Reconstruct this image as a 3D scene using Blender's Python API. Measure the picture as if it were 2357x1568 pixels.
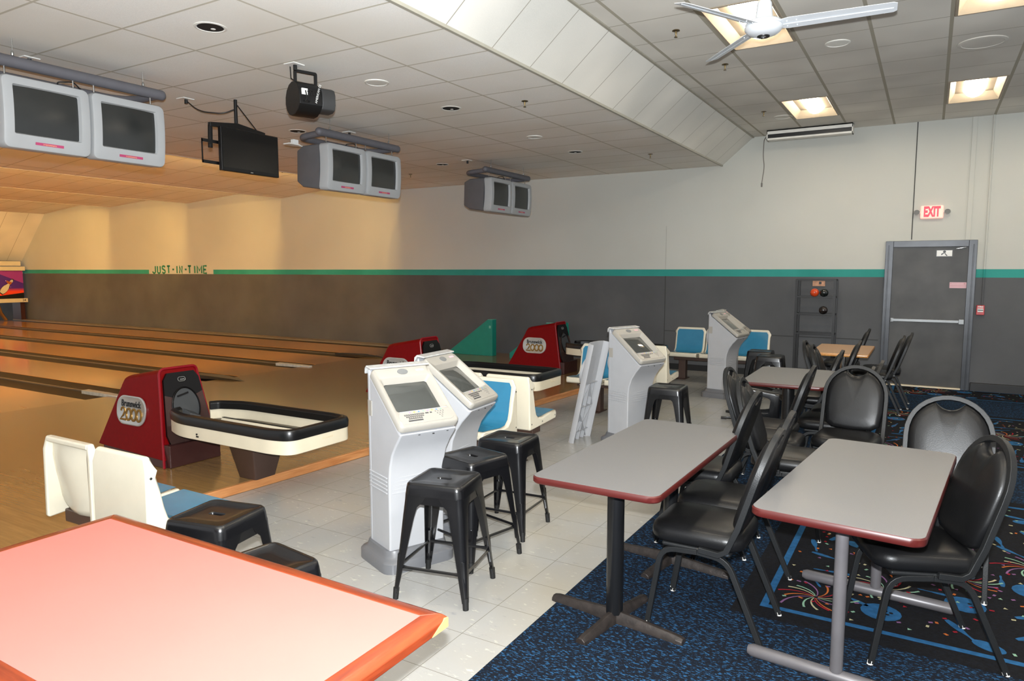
import bpy, bmesh, math, random
from mathutils import Vector, Matrix
R = math.radians
for o in list(bpy.data.objects): bpy.data.objects.remove(o)
sc = bpy.context.scene
COL = sc.collection

# ------------------------------------------------------------------ camera, world, flash, exposure
cam_d = bpy.data.cameras.new('camera'); cam = bpy.data.objects.new('camera', cam_d); COL.objects.link(cam)
cam.location = (0, 0, 1.70); cam.rotation_euler = (R(90-5.71), 0, R(30.6))
cam_d.sensor_width = 36.0; cam_d.lens = 1620.0*36.0/2357.0; cam_d.clip_start = 0.05; cam_d.clip_end = 200
sc.camera = cam
w = bpy.data.worlds.new('world'); sc.world = w; w.use_nodes = True
w.node_tree.nodes['Background'].inputs[0].default_value = (0.97, 0.98, 1.0, 1)
w.node_tree.nodes['Background'].inputs[1].default_value = 0.65
FLASH = 545.0        # the camera's own flash, 12 cm above the lens, its head tilted up 30 degrees
fl = bpy.data.lights.new('camera_flash', 'AREA'); fl.shape = 'DISK'; fl.size = 0.05; fl.energy = FLASH; fl.color = (0.93, 0.97, 1.0)
flo = bpy.data.objects.new('camera_flash', fl); COL.objects.link(flo)
flo.location = (0, 0, 1.82); flo.rotation_euler = (R(90+30), 0, R(28.0))
TROFFER = 26.0       # ceiling fixtures
COVE = 212.0          # warm tubes hidden behind the steps of the lane ceiling
sc.view_settings.view_transform = 'Standard'; sc.view_settings.look = 'None'
sc.view_settings.gamma = 1.0; sc.view_settings.use_curve_mapping = False
sc.view_settings.exposure = 0.12

# ------------------------------------------------------------------ helpers: materials
def lin(c):
    if isinstance(c, str): c = tuple(int(c[i:i+2], 16) for i in (0, 2, 4))
    return tuple(((v/255)/12.92 if v/255 <= 0.04045 else ((v/255+0.055)/1.055)**2.4) for v in c[:3])
def newmat(name):
    m = bpy.data.materials.new(name); m.use_nodes = True
    return m, m.node_tree, m.node_tree.nodes['Principled BSDF']
def setp(b, **k):
    names = dict(rough='Roughness', metal='Metallic', coat='Coat Weight', coatr='Coat Roughness', spec='Specular IOR Level', sheen='Sheen Weight')
    for a, v in k.items(): b.inputs[names[a]].default_value = v
def mth(nt, op, a, b=None, c=None):
    n = nt.nodes.new('ShaderNodeMath'); n.operation = op
    for i, v in enumerate((a, b, c)):
        if v is None: continue
        if isinstance(v, (int, float)): n.inputs[i].default_value = v
        else: nt.links.new(v, n.inputs[i])
    return n.outputs[0]
def mix(nt, f, a, b, mode='MIX'):
    n = nt.nodes.new('ShaderNodeMix'); n.data_type = 'RGBA'; n.blend_type = mode; n.clamp_factor = True
    if isinstance(f, (int, float)): n.inputs[0].default_value = f
    else: nt.links.new(f, n.inputs[0])
    for i, v in ((6, a), (7, b)):
        if isinstance(v, tuple): n.inputs[i].default_value = (*v[:3], 1)
        else: nt.links.new(v, n.inputs[i])
    return n.outputs[2]
def coords(nt, scale=(1, 1, 1), rot=(0, 0, 0)):
    t = nt.nodes.new('ShaderNodeTexCoord'); mp = nt.nodes.new('ShaderNodeMapping')
    mp.inputs['Scale'].default_value = scale; mp.inputs['Rotation'].default_value = rot
    nt.links.new(t.outputs['Object'], mp.inputs[0]); return mp.outputs[0]
def noise(nt, vec, scale, detail=3, rough=0.5):
    n = nt.nodes.new('ShaderNodeTexNoise'); n.inputs['Scale'].default_value = scale
    n.inputs['Detail'].default_value = detail; n.inputs['Roughness'].default_value = rough
    nt.links.new(vec, n.inputs['Vector']); return n.outputs[0]
def ramp(nt, f, lo, hi):
    n = nt.nodes.new('ShaderNodeMapRange'); n.inputs[1].default_value = lo; n.inputs[2].default_value = hi
    n.clamp = True; nt.links.new(f, n.inputs[0]); return n.outputs[0]
def bump(nt, b, h, s=0.2, d=0.01):
    n = nt.nodes.new('ShaderNodeBump'); n.inputs['Strength'].default_value = s; n.inputs['Distance'].default_value = d
    nt.links.new(h, n.inputs['Height']); nt.links.new(n.outputs[0], b.inputs['Normal'])
def sep(nt, vec):
    n = nt.nodes.new('ShaderNodeSeparateXYZ'); nt.links.new(vec, n.inputs[0]); return n.outputs
def gridline(nt, v, off, per, wid):
    f = mth(nt, 'FRACT', mth(nt, 'DIVIDE', mth(nt, 'SUBTRACT', v, off-wid/2), per))
    return mth(nt, 'LESS_THAN', f, wid/per)
def M(name, c, rough=0.5, metal=0.0, var=0.06, vs=8.0, bmp=0.0, bs=60.0, coat=0.0, coatr=0.1, spec=0.5):
    """plain material with a faint procedural mottling"""
    m, nt, b = newmat(name); c = lin(c); setp(b, rough=rough, metal=metal, coat=coat, coatr=coatr, spec=spec)
    v = coords(nt); n = noise(nt, v, vs, 4)
    col = mix(nt, ramp(nt, n, .3, .7), tuple(x*(1-var) for x in c), tuple(min(1, x*(1+var)) for x in c))
    nt.links.new(col, b.inputs['Base Color'])
    if bmp: bump(nt, b, noise(nt, v, bs, 2), bmp, 0.004)
    return m
def EM(name, c, s):
    m, nt, b = newmat(name); c = lin(c)
    b.inputs['Base Color'].default_value = (*c, 1); b.inputs['Emission Color'].default_value = (*c, 1)
    b.inputs['Emission Strength'].default_value = s
    return m
def wood(name, c1, c2, axis='x', board=0.0, rough=0.35, coat=0.3, seam=0.5, grain=14.0, flip=None):
    """grain along one axis; board>0 gives parallel boards with seams"""
    m, nt, b = newmat(name); setp(b, rough=rough, coat=coat, coatr=0.12)
    sx = {'x': (1, 12, 12), 'y': (12, 1, 12), 'z': (12, 12, 1)}[axis]
    v = coords(nt, sx); g = noise(nt, v, grain/6, 5, .62)
    col = mix(nt, ramp(nt, g, .28, .72), lin(c1), lin(c2))
    if board:
        s = sep(nt, coords(nt)); u = s[1] if axis == 'x' else s[0]; l = s[0] if axis == 'x' else s[1]
        idx = mth(nt, 'FLOOR', mth(nt, 'DIVIDE', u, board))
        sh = mth(nt, 'FRACT', mth(nt, 'MULTIPLY', mth(nt, 'SINE', mth(nt, 'MULTIPLY', idx, 12.9898)), 43758.5))
        seg = mth(nt, 'FLOOR', mth(nt, 'ADD', mth(nt, 'DIVIDE', l, 2.3), mth(nt, 'MULTIPLY', sh, 5)))
        rnd = mth(nt, 'FRACT', mth(nt, 'MULTIPLY', mth(nt, 'SINE', mth(nt, 'ADD', mth(nt, 'MULTIPLY', idx, 7.13), mth(nt, 'MULTIPLY', seg, 3.7))), 9731.3))
        col = mix(nt, mth(nt, 'MULTIPLY', rnd, .38), col, lin(c1))
        ln = gridline(nt, u, 0, board, 0.0025)
        col = mix(nt, mth(nt, 'MULTIPLY', ln, seam), col, tuple(x*.45 for x in lin(c1)))
    nt.links.new(col, b.inputs['Base Color']); return m
def ceiling_mat(name, xo, xp, yo, yp, wx=0.022, wy=0.018, tile='F0EEE8', bar='C4BEAE', use='xy'):
    m, nt, b = newmat(name); setp(b, rough=.9, spec=.2)
    v = coords(nt); s = sep(nt, v)
    n = mix(nt, ramp(nt, noise(nt, v, 260, 2, .7), .35, .65), tuple(x*.90 for x in lin(tile)), tuple(min(1, x*1.06) for x in lin(tile)))
    n = mix(nt, ramp(nt, noise(nt, v, .9, 2), .35, .7), n, lin('E6E2D8'))
    g = gridline(nt, s[1], yo, yp, wy)
    if 'x' in use: g = mth(nt, 'MAXIMUM', g, gridline(nt, s[0], xo, xp, wx))
    nt.links.new(mix(nt, g, n, lin(bar)), b.inputs['Base Color'])
    h = mth(nt, 'ADD', noise(nt, v, 260, 2, .7), mth(nt, 'MULTIPLY', g, 3.0))
    bump(nt, b, h, .25, .003); return m

# ------------------------------------------------------------------ helpers: meshes
def rpath(pts, r, seg=5):
    """round the corners of a polyline"""
    pts = [Vector(p) for p in pts]; out = [pts[0]]
    for i in range(1, len(pts)-1):
        a, p, c = pts[i-1], pts[i], pts[i+1]
        d1 = (a-p); d2 = (c-p); k = min(r, d1.length*.48, d2.length*.48)
        s = p+d1.normalized()*k; e = p+d2.normalized()*k
        for j in range(seg+1):
            t = j/seg; out.append(s*(1-t)**2+p*2*t*(1-t)+e*t*t)
    out.append(pts[-1]); return out
def rr(wd, ht, r, k=4):
    """rounded rectangle, 4*(k+1) points, centred, in 2D"""
    r = min(r, wd/2-1e-4, ht/2-1e-4); P = []
    for cx, cy, a0 in ((wd/2-r, ht/2-r, 0), (-wd/2+r, ht/2-r, 90), (-wd/2+r, -ht/2+r, 180), (wd/2-r, -ht/2+r, 270)):
        for j in range(k+1):
            a = R(a0+90*j/k); P.append((cx+r*math.cos(a), cy+r*math.sin(a)))
    return P
class MB:
    def __init__(s): s.bm = bmesh.new(); s.mi = 0; s.T = Matrix()
    def v(s, p): return s.bm.verts.new(s.T @ Vector(p))
    def f(s, vs):
        try:
            fc = s.bm.faces.new(vs); fc.material_index = s.mi; return fc
        except ValueError: return None
    def poly(s, pts): return s.f([s.v(p) for p in pts])
    def box(s, c, d, rot=None):
        x, y, z = (q/2 for q in d); Mx = Matrix.Translation(c)
        if rot: Mx = Mx @ Matrix.Rotation(rot[2], 4, 'Z') @ Matrix.Rotation(rot[1], 4, 'Y') @ Matrix.Rotation(rot[0], 4, 'X')
        P = [s.v(Mx @ Vector(p)) for p in ((-x,-y,-z),(x,-y,-z),(x,y,-z),(-x,y,-z),(-x,-y,z),(x,-y,z),(x,y,z),(-x,y,z))]
        for q in ((0,3,2,1),(4,5,6,7),(0,1,5,4),(1,2,6,5),(2,3,7,6),(3,0,4,7)): s.f([P[i] for i in q])
        return s
    def b2(s, a, b): return s.box([(p+q)/2 for p, q in zip(a, b)], [abs(q-p) for p, q in zip(a, b)])
    def loft(s, loops, cap0=True, cap1=True, closed=True):
        L = [[s.v(p) for p in lp] for lp in loops]; n = len(L[0])
        for a, b in zip(L, L[1:]):
            for i in range(n if closed else n-1): s.f([a[i], a[(i+1) % n], b[(i+1) % n], b[i]])
        if cap0: s.f(list(reversed(L[0])))
        if cap1: s.f(L[-1])
        return s
    def prism(s, prof, a, b, axis='y'):
        """profile (u,v) extruded along an axis: y -> (u,*,v), x -> (*,u,v), z -> (u,v,*)"""
        g = {'y': lambda p, t: (p[0], t, p[1]), 'x': lambda p, t: (t, p[0], p[1]), 'z': lambda p, t: (p[0], p[1], t)}[axis]
        return s.loft([[g(p, a) for p in prof], [g(p, b) for p in prof]])
    def tube(s, path, r, n=8, cap=True, sq=False, closed=False, flat=1.0, up=(0, 0, 1)):
        path = [Vector(p) for p in path]; loops = []; m = len(path); prev = None
        for i, p in enumerate(path):
            if closed: t = path[(i+1) % m]-path[i-1]
            else: t = path[min(i+1, m-1)]-path[max(i-1, 0)]
            t.normalize()
            if prev is None:
                u = Vector(up); u = u-t*u.dot(t)
                if u.length < 1e-3: u = Vector((1, 0, 0))-t*t.x
                if u.length < 1e-3: u = Vector((0, 1, 0))-t*t.y
            else: u = prev-t*prev.dot(t)
            u.normalize(); prev = u; w_ = t.cross(u)
            rad = r[i] if isinstance(r, (list, tuple)) else r
            if sq: loops.append([p+(u*a*flat+w_*b)*rad for a, b in ((1,1),(-1,1),(-1,-1),(1,-1))])
            else: loops.append([p+(u*math.cos(2*math.pi*k/n)*flat+w_*math.sin(2*math.pi*k/n))*rad for k in range(n)])
        if closed: loops.append(loops[0]); cap = False
        # reuse the first ring when closed
        L = [[s.v(p) for p in lp] for lp in (loops[:-1] if closed else loops)]
        if closed: L.append(L[0])
        k = len(L[0])
        for a, b in zip(L, L[1:]):
            for i in range(k): s.f([a[i], b[i], b[(i+1) % k], a[(i+1) % k]])
        if cap: s.f(L[0]); s.f(list(reversed(L[-1])))
        return s
    def cyl(s, a, b, r1, r2=None, n=16): return s.tube([a, b], [r1, r1 if r2 is None else r2], n)
    def lathe(s, prof, c=(0, 0, 0), n=24):
        """profile (r,z) turned about z"""
        c = Vector(c); rings = []
        for r, z in prof:
            if r < 1e-5: rings.append([s.v(c+Vector((0, 0, z)))])
            else: rings.append([s.v(c+Vector((r*math.cos(2*math.pi*k/n), r*math.sin(2*math.pi*k/n), z))) for k in range(n)])
        for a, b in zip(rings, rings[1:]):
            for i in range(n):
                j = (i+1) % n
                if len(a) == 1 and len(b) == 1: continue
                if len(a) == 1: s.f([a[0], b[j], b[i]])
                elif len(b) == 1: s.f([a[i], a[j], b[0]])
                else: s.f([a[i], a[j], b[j], b[i]])
        return s
    def ball(s, c, r, n=24, sx=1, sy=1, sz=1):
        Tm = s.T; s.T = s.T @ Matrix.Translation(c) @ Matrix.Diagonal((sx, sy, sz, 1))
        s.lathe([(r*math.sin(math.pi*k/(n//2)), -r*math.cos(math.pi*k/(n//2))) for k in range(n//2+1)], n=n); s.T = Tm
        return s
    def sweep(s, path, prof, closed=True):
        """2D plan path, profile (offset outward, z)"""
        m = len(path); loops = []
        for i in range(m):
            a = Vector(path[i-1]) if (closed or i > 0) else Vector(path[i]); b = Vector(path[(i+1) % m]) if (closed or i < m-1) else Vector(path[i])
            t = (b-a).normalized(); nn = Vector((t.y, -t.x)); p = Vector(path[i])
            loops.append([(p.x+nn.x*o, p.y+nn.y*o, z) for o, z in prof])
        L = [[s.v(q) for q in lp] for lp in loops]
        if closed: L.append(L[0])
        k = len(prof)
        for a, b in zip(L, L[1:]):
            for i in range(k): s.f([a[i], a[(i+1) % k], b[(i+1) % k], b[i]])
        if not closed: s.f(L[0]); s.f(L[-1])
        return s
    def build(s, name, mats, parent=None, bevel=0.0, seg=2, sharp=38, loc=None, rot=None, flat=False):
        bm = s.bm; bmesh.ops.recalc_face_normals(bm, faces=bm.faces)
        for e in bm.edges:
            if len(e.link_faces) == 2 and e.calc_face_angle(0) > R(sharp): e.smooth = False
        for fc in bm.faces: fc.smooth = not flat
        me = bpy.data.meshes.new(name); bm.to_mesh(me); bm.free()
        for m in (mats if isinstance(mats, (list, tuple)) else [mats]): me.materials.append(m)
        o = bpy.data.objects.new(name, me); COL.objects.link(o)
        if parent: o.parent = parent
        if loc: o.location = loc
        if rot: o.rotation_euler = rot
        if bevel:
            bv = o.modifiers.new('bevel', 'BEVEL'); bv.width = bevel; bv.segments = seg; bv.limit_method = 'ANGLE'
            bv.angle_limit = R(sharp); bv.harden_normals = True
        return o
def tag(o, label, cat, group=None):
    o['label'] = label; o['category'] = cat
    if group: o['group'] = group
    return o
def empty(name, loc=(0, 0, 0), rz=0, label=None, cat=None, group=None):
    o = bpy.data.objects.new(name, None); COL.objects.link(o); o.empty_display_size = .1
    o.location = loc; o.rotation_euler = (0, 0, rz)
    if label: tag(o, label, cat, group)
    return o
def struct(o): o['kind'] = 'structure'; return o
KIDS = {}
def dup(root, loc=None, rz=None, label=None, group=None, rot=None, scale=None):
    def cp(o, par):
        c = o.copy(); COL.objects.link(c)
        if par: c.parent = par
        for ch in [k for k in bpy.data.objects if k.parent == o]: cp(ch, c)
        return c
    r = cp(root, None)
    if loc: r.location = loc
    if rz is not None: r.rotation_euler = (0, 0, rz)
    if rot: r.rotation_euler = rot
    if scale: r.scale = scale
    if label: r['label'] = label
    if group: r['group'] = group
    return r
def text(body, size, mat, parent, Mx, name='lettering', ex=0.0015, off=0.0, xs=1.0, align='CENTER', shear=0.0):
    cu = bpy.data.curves.new(name, 'FONT'); cu.body = body; cu.size = size; cu.extrude = ex; cu.offset = off
    cu.align_x = align; cu.align_y = 'CENTER'; cu.shear = shear; cu.resolution_u = 3
    t = bpy.data.objects.new(name+'_tmp', cu); COL.objects.link(t)
    dg = bpy.context.evaluated_depsgraph_get(); me = bpy.data.meshes.new_from_object(t.evaluated_get(dg))
    bpy.data.objects.remove(t); me.name = name; me.transform(Mx @ Matrix.Diagonal((xs, 1, 1, 1)))
    me.materials.clear(); me.materials.append(mat)
    o = bpy.data.objects.new(name, me); COL.objects.link(o)
    if parent: o.parent = parent
    return o
def frame(o, x, y, z=None):
    """matrix whose local x,y (text right, text up) point along given axes"""
    x = Vector(x).normalized(); y = Vector(y).normalized(); z = x.cross(y)
    return Matrix(((x.x, y.x, z.x, o[0]), (x.y, y.y, z.y, o[1]), (x.z, y.z, z.z, o[2]), (0, 0, 0, 1)))

# ------------------------------------------------------------------ materials
mat_black_vinyl = M('black_vinyl', (17, 17, 18), .36, bmp=.08, bs=180, spec=.28, var=.15)
mat_chair_frame = M('chair_frame_paint', (27, 28, 29), .42, bmp=.15, bs=220, spec=.3, var=.12)
mat_glide = M('white_glide', (225, 222, 215), .5)
mat_bolt = M('bolt_metal', (190, 190, 188), .25, 1.0)
mat_stool = M('stool_black_enamel', (14, 14, 16), .26, coat=.2, coatr=.15, var=.15)
mat_rubber = M('black_rubber', (14, 14, 14), .6)
mat_gray_lam = M('gray_laminate', (106, 105, 105), .42, var=.05, vs=220, spec=.45)
mat_red_edge = M('oxblood_edge', (70, 21, 18), .38, var=.08)
mat_post_black = M('post_black', (17, 17, 18), .28, coat=.2)
mat_cast = M('cast_base', (46, 40, 37), .5, .3, var=.35, vs=26, bmp=.2, bs=90)
mat_gray_post = M('gray_post', (96, 93, 95), .38, .2, var=.1)
mat_pink_lam = M('salmon_laminate', (190, 112, 104), .35, var=.02, vs=3)
mat_pink_wood = wood('red_oak_edge', (92, 32, 14), (146, 62, 30), 'x', rough=.3, coat=.35, grain=20)
mat_pink_wood_y = wood('red_oak_edge_y', (92, 32, 14), (146, 62, 30), 'y', rough=.3, coat=.35, grain=20)
mat_bare_wood = M('bare_wood', (214, 160, 96), .6)
mat_oak_lam = M('oak_laminate', (176, 142, 110), .4, var=.05, vs=60)
mat_oak_edge = wood('oak_edge', (166, 108, 52), (206, 150, 84), 'y', rough=.35, grain=16)
mat_chrome = M('chrome', (200, 196, 190), .12, 1.0)
mat_white_plastic = M('console_white', (165, 166, 169), .36, var=.025, spec=.5)
mat_white_bezel = M('console_bezel', (152, 148, 140), .38, var=.02)
mat_console_base = M('console_base_gray', (100, 101, 104), .33, var=.04)
mat_groove = M('groove_gray', (168, 170, 174), .5)
mat_screen = M('tube_glass', (62, 64, 62), .06, coat=.6, coatr=.03, var=.05)
mat_screen_dark = M('monitor_glass', (40, 42, 41), .22, coat=.3, coatr=.15, var=.05)
mat_tv_screen = M('flat_screen', (6, 6, 7), .22)
mat_tv_case = M('tv_black', (12, 12, 13), .35)
mat_grill = M('speaker_grill', (110, 112, 112), .5, bmp=.5, bs=300)
mat_slot = M('dark_slot', (22, 22, 23), .7)
mat_key = M('key_gray', (60, 60, 62), .5)
mat_pinkst = M('faded_pink_sticker', (214, 170, 178), .5)
mat_redst = M('faded_red_sticker', (200, 142, 146), .5)
dots = [M('dot_'+n, c, .5) for n, c in (('pink', (176, 120, 168)), ('yellow', (190, 160, 60)), ('blue', (70, 120, 186)), ('green', (110, 170, 140)))]
mat_clear = M('scuffed_clear_cap', (176, 176, 174), .25, var=.15, vs=30)
mat_hood_red = M('hood_metal_red', (112, 5, 8), .42, .0, var=.07, vs=30, coat=.0, spec=.12)
mat_hood_rim = M('hood_rim_red', (128, 10, 24), .3, spec=.4)
mat_skirt = M('brown_skirt', (58, 30, 28), .3, coat=.2)
mat_leg_brown = M('brown_leg', (68, 50, 42), .4)
mat_face_black = M('hood_face_black', (12, 10, 10), .22, spec=.3)
mat_face_bronze = M('hood_face_bronze', (70, 50, 46), .25, .3, spec=.4)
mat_mouth_gray = M('mouth_gray', (58, 60, 62), .45)
mat_badge = M('badge_silver', (196, 196, 192), .28, .7)
mat_gold = M('badge_gold', (146, 110, 50), .3, .7)
mat_ink = M('black_ink', (14, 14, 14), .4)
mat_cream = M('cream_fiberglass', (208, 201, 182), .3, var=.03, coat=.2)
mat_cream2 = M('cream_rack', (212, 202, 178), .34, var=.03)
mat_blue_seat = M('blue_seat_pad', (42, 116, 150), .22, var=.05, coat=.35)
mat_bumper = M('black_bumper', (14, 14, 15), .3)
mat_tray = M('rack_tray', (88, 78, 62), .45)
mat_monitor_shell = M('monitor_shell', (166, 168, 169), .4, var=.02)
mat_monitor_gray = M('monitor_housing', (92, 92, 95), .6, bmp=.1, bs=200, var=.05)
mat_rail_gray = M('rail_gray', (94, 93, 98), .55, var=.06)
mat_magenta = M('magenta_label', (176, 66, 106), .45)
mat_label_text = M('label_text', (232, 180, 120), .45)
mat_cable = M('steel_cable', (150, 150, 146), .35, .8)
mat_cord = M('black_cord', (16, 16, 16), .5)
mat_outlet = M('outlet_white', (226, 226, 222), .4)
mat_fan = M('fan_white', (206, 210, 214), .32, var=.02)
mat_trim_white = M('trim_white', (224, 222, 214), .45)
mat_brass = M('brass_sprinkler', (112, 96, 66), .3, .9)
mat_black_paint = M('rack_black', (11, 11, 12), .45)
mat_teal = M('teal_panel', (14, 128, 112), .5, var=.06)
mat_teal_edge = M('teal_worn_edge', (120, 178, 160), .5)
mat_text_green = M('sign_green', (22, 118, 92), .6)
mat_exit_w = EM('exit_panel', (255, 196, 180), .50)
mat_exit_r = EM('exit_letters', (255, 60, 76), .9)
mat_lamp_w = EM('troffer_lens', (255, 243, 222), TROFFER)
mat_troffer = M('troffer_white', (158, 146, 128), .5)
mat_cove = EM('warm_tube', (255, 204, 120), COVE)
mat_fire_red = M('fire_red', (178, 30, 34), .35)
mat_dark_metal = M('dark_cove', (30, 29, 28), .5)

# wall paint: off-white above, green-blue band, charcoal below, with a cream gap behind the lettering
def wall_mat():
    m, nt, b = newmat('wall_paint'); setp(b, rough=.62, spec=.3)
    v = coords(nt); s = sep(nt, v)
    up = mix(nt, ramp(nt, noise(nt, v, .5, 3), .3, .7), lin((186, 187, 180)), lin((196, 197, 190)))
    lo = mix(nt, ramp(nt, noise(nt, v, 1.1, 4), .35, .7), lin((80, 81, 83)), lin((92, 93, 95)))
    band = mth(nt, 'MULTIPLY', mth(nt, 'GREATER_THAN', s[2], 1.597), mth(nt, 'LESS_THAN', s[2], 1.713))
    gap = mth(nt, 'MULTIPLY', mth(nt, 'GREATER_THAN', s[0], -18.70), mth(nt, 'LESS_THAN', s[0], -15.93))
    band = mth(nt, 'MULTIPLY', band, mth(nt, 'SUBTRACT', 1.0, gap))
    c = mix(nt, mth(nt, 'LESS_THAN', s[2], 1.597), up, lo)
    c = mix(nt, band, c, mix(nt, ramp(nt, noise(nt, v, 2, 3), .3, .7), lin((36, 138, 128)), lin((48, 150, 140))))
    nt.links.new(c, b.inputs['Base Color']); bump(nt, b, noise(nt, v, 40, 4), .08, .004); return m
mat_wall = wall_mat()
# vinyl floor tiles: pale marbled squares with dark joints
def vinyl_mat():
    m, nt, b = newmat('vinyl_tile'); setp(b, rough=.24, spec=.5)
    v = coords(nt); s = sep(nt, v)
    P = .3205
    ix = mth(nt, 'FLOOR', mth(nt, 'DIVIDE', mth(nt, 'SUBTRACT', s[0], -2.13), P)); iy = mth(nt, 'FLOOR', mth(nt, 'DIVIDE', mth(nt, 'SUBTRACT', s[1], 3.24), P))
    r = mth(nt, 'FRACT', mth(nt, 'MULTIPLY', mth(nt, 'SINE', mth(nt, 'ADD', mth(nt, 'MULTIPLY', ix, 12.99), mth(nt, 'MULTIPLY', iy, 78.23))), 43758.5))
    base = mix(nt, mth(nt, 'MULTIPLY', r, .5), lin((163, 162, 158)), lin((152, 151, 149)))
    v2 = coords(nt, (1, 2.4, 1), (0, 0, .5))
    base = mix(nt, ramp(nt, noise(nt, v2, 13, 5, .7), .60, .72), base, lin((204, 200, 186)))
    base = mix(nt, ramp(nt, noise(nt, v2, 9, 5, .7), .60, .75), base, lin((134, 136, 140)))
    base = mix(nt, ramp(nt, noise(nt, v, .8, 3), .5, .75), base, lin((158, 150, 132)))
    g = mth(nt, 'MAXIMUM', gridline(nt, s[0], -2.13, P, .003), gridline(nt, s[1], 3.24, P, .003))
    nt.links.new(mix(nt, mth(nt, 'MULTIPLY', g, .75), base, lin((92, 84, 70))), b.inputs['Base Color'])
    bump(nt, b, noise(nt, v, 5, 3), .04, .004); return m
mat_vinyl = vinyl_mat()
def carpet_mat(name, a, bcol, ccol, lo=.53):
    m, nt, b = newmat(name); setp(b, rough=.95, spec=.12)
    v = coords(nt, (1, 2.4, 1), (0, 0, .25)); n = noise(nt, v, 48, 2.5, .6); n2 = noise(nt, coords(nt, (1, 1.8, 1), (0, 0, -.2)), 56, 2, .6)
    c = mix(nt, ramp(nt, n, lo, lo+.05), lin(a), lin(bcol))
    c = mix(nt, ramp(nt, n2, .60, .66), c, lin(ccol))
    nt.links.new(c, b.inputs['Base Color']); bump(nt, b, noise(nt, coords(nt), 400, 2), .5, .004); return m
mat_carpet = carpet_mat('carpet_speckle', (19, 24, 33), (40, 82, 120), (24, 50, 76), .56)
mat_carpet_blk = carpet_mat('carpet_ground', (19, 19, 21), (23, 24, 28), (20, 24, 34), .5)
mat_c_blue = M('carpet_blue', (38, 84, 124), .95, var=.2, vs=30, spec=.1)
cc = dict(red=(140, 30, 42), orange=(170, 92, 44), mint=(124, 160, 136), cream=(168, 162, 128), violet=(122, 84, 122))
mat_cc = {k: M('carpet_'+k, v, .95, var=.1, spec=.1) for k, v in cc.items()}
mat_lane = wood('lane_maple', (186, 126, 58), (222, 166, 90), 'x', board=.0265, rough=.16, coat=.5, seam=.25)
mat_approach = wood('approach_maple', (136, 103, 60), (164, 128, 78), 'x', board=.0265, rough=.2, coat=.4, seam=.22)
mat_nosing = wood('step_wood', (168, 104, 56), (206, 146, 92), 'y', rough=.4, coat=.2, grain=16)
mat_gutter = M('gutter_dark', (20, 17, 15), .42, var=.1)
mat_cap = M('divider_cap_gray', (88, 78, 66), .4)
mat_cap_w = M('divider_end_white', (206, 200, 184), .5, var=.15, vs=20)
mat_ceil_low = ceiling_mat('ceiling_tile_low', -3.83, 1.145, 3.03, .577)
mat_ceil_up = ceiling_mat('ceiling_tile_high', .05, .6, 5.9, .6, wx=.03, wy=.012, tile='CDC9C0', bar='A9A393')
mat_soffit = ceiling_mat('soffit_panel', 0, 1, 4.15, .6, wy=.01, tile='D0CEC6', bar='9D988C', use='y')

YW = 11.79; ZA = .07
def edge_x(y): return -4.70+.07*y
# ------------------------------------------------------------------ room shell
def holes_plane(name, x0, x1, y0, y1, z, holes, mat, th=.03):
    xs = sorted({x0, x1, *[h[0] for h in holes], *[h[1] for h in holes]}); ys = sorted({y0, y1, *[h[2] for h in holes], *[h[3] for h in holes]})
    m = MB()
    for a, b in zip(xs, xs[1:]):
        for c, d in zip(ys, ys[1:]):
            if any(h[0] <= a and b <= h[1] and h[2] <= c and d <= h[3] for h in holes): continue
            m.poly([(a, c, z), (a, d, z), (b, d, z), (b, c, z)])
    return struct(m.build(name, mat, flat=True))
YB = -5.0; YC = -1.6    # rear end of the floors, rear end of the ceilings
m = MB(); m.b2((-30, YW, -.1), (4.6, YW+.15, 4.1)); struct(m.build('wall_far', mat_wall))
# concourse floor (tile) and approach
m = MB(); m.loft([[(edge_x(YB), YB, z), (-1.5, YB, z), (-1.5, YW, z), (edge_x(YW), YW, z)] for z in (-.1, 0)]); struct(m.build('floor', mat_vinyl))
m = MB(); m.loft([[(-9.1, YB, z), (edge_x(YB)-.035, YB, z), (edge_x(YW)-.035, YW, z), (-9.1, YW, z)] for z in (-.1, ZA)]); struct(m.build('floor', mat_approach))
m = MB(); m.loft([[(edge_x(YB)-.035, YB, z), (edge_x(YB), YB, z), (edge_x(YW), YW, z), (edge_x(YW)-.035, YW, z)] for z in (0, ZA+.001)]); struct(m.build('trim_1', mat_nosing, bevel=.008))
m = MB(); m.b2((-30, YB, -.14), (-9.1, YW, -.1)); struct(m.build('floor', mat_dark_metal))
# ceilings
TX = [(-1.72, -1.18), (.08, .62), (1.88, 2.42)]; TY = [(9.5, 10.7), (5.9, 7.1), (2.3, 3.5), (-1.3, -.1)]
holes = [(a, b, c, d) for a, b in TX for c, d in TY]
holes_plane('ceiling', -2.52, 4.6, YC, YW, 3.80, holes, mat_ceil_up)
m = MB(); m.loft([[(-9.7, YC, 3.39), (-3.0, YC, 3.39), (-3.0, YW, 3.39), (-9.7, YW, 3.39)], [(-9.7, YC, 3.42), (-3.0, YC, 3.42), (-3.0, YW, 3.42), (-9.7, YW, 3.42)]])
struct(m.build('ceiling', mat_ceil_low))
m = MB(); m.poly([(-3.0, YC, 3.39), (-3.0, YW, 3.39), (-2.52, YW, 3.80), (-2.52, YC, 3.80)]); struct(m.build('ceiling', mat_soffit, flat=True))
m = MB(); m.tube([(-3.0, YC, 3.392), (-3.0, YW, 3.392)], .014, sq=True); struct(m.build('trim_2', M('soffit_angle', (168, 164, 150), .5)))
m = MB(); m.tube([(-2.52, YC, 3.797), (-2.52, YW, 3.797)], .012, sq=True); struct(m.build('trim_3', M('soffit_angle_top', (160, 155, 140), .5)))
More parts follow.
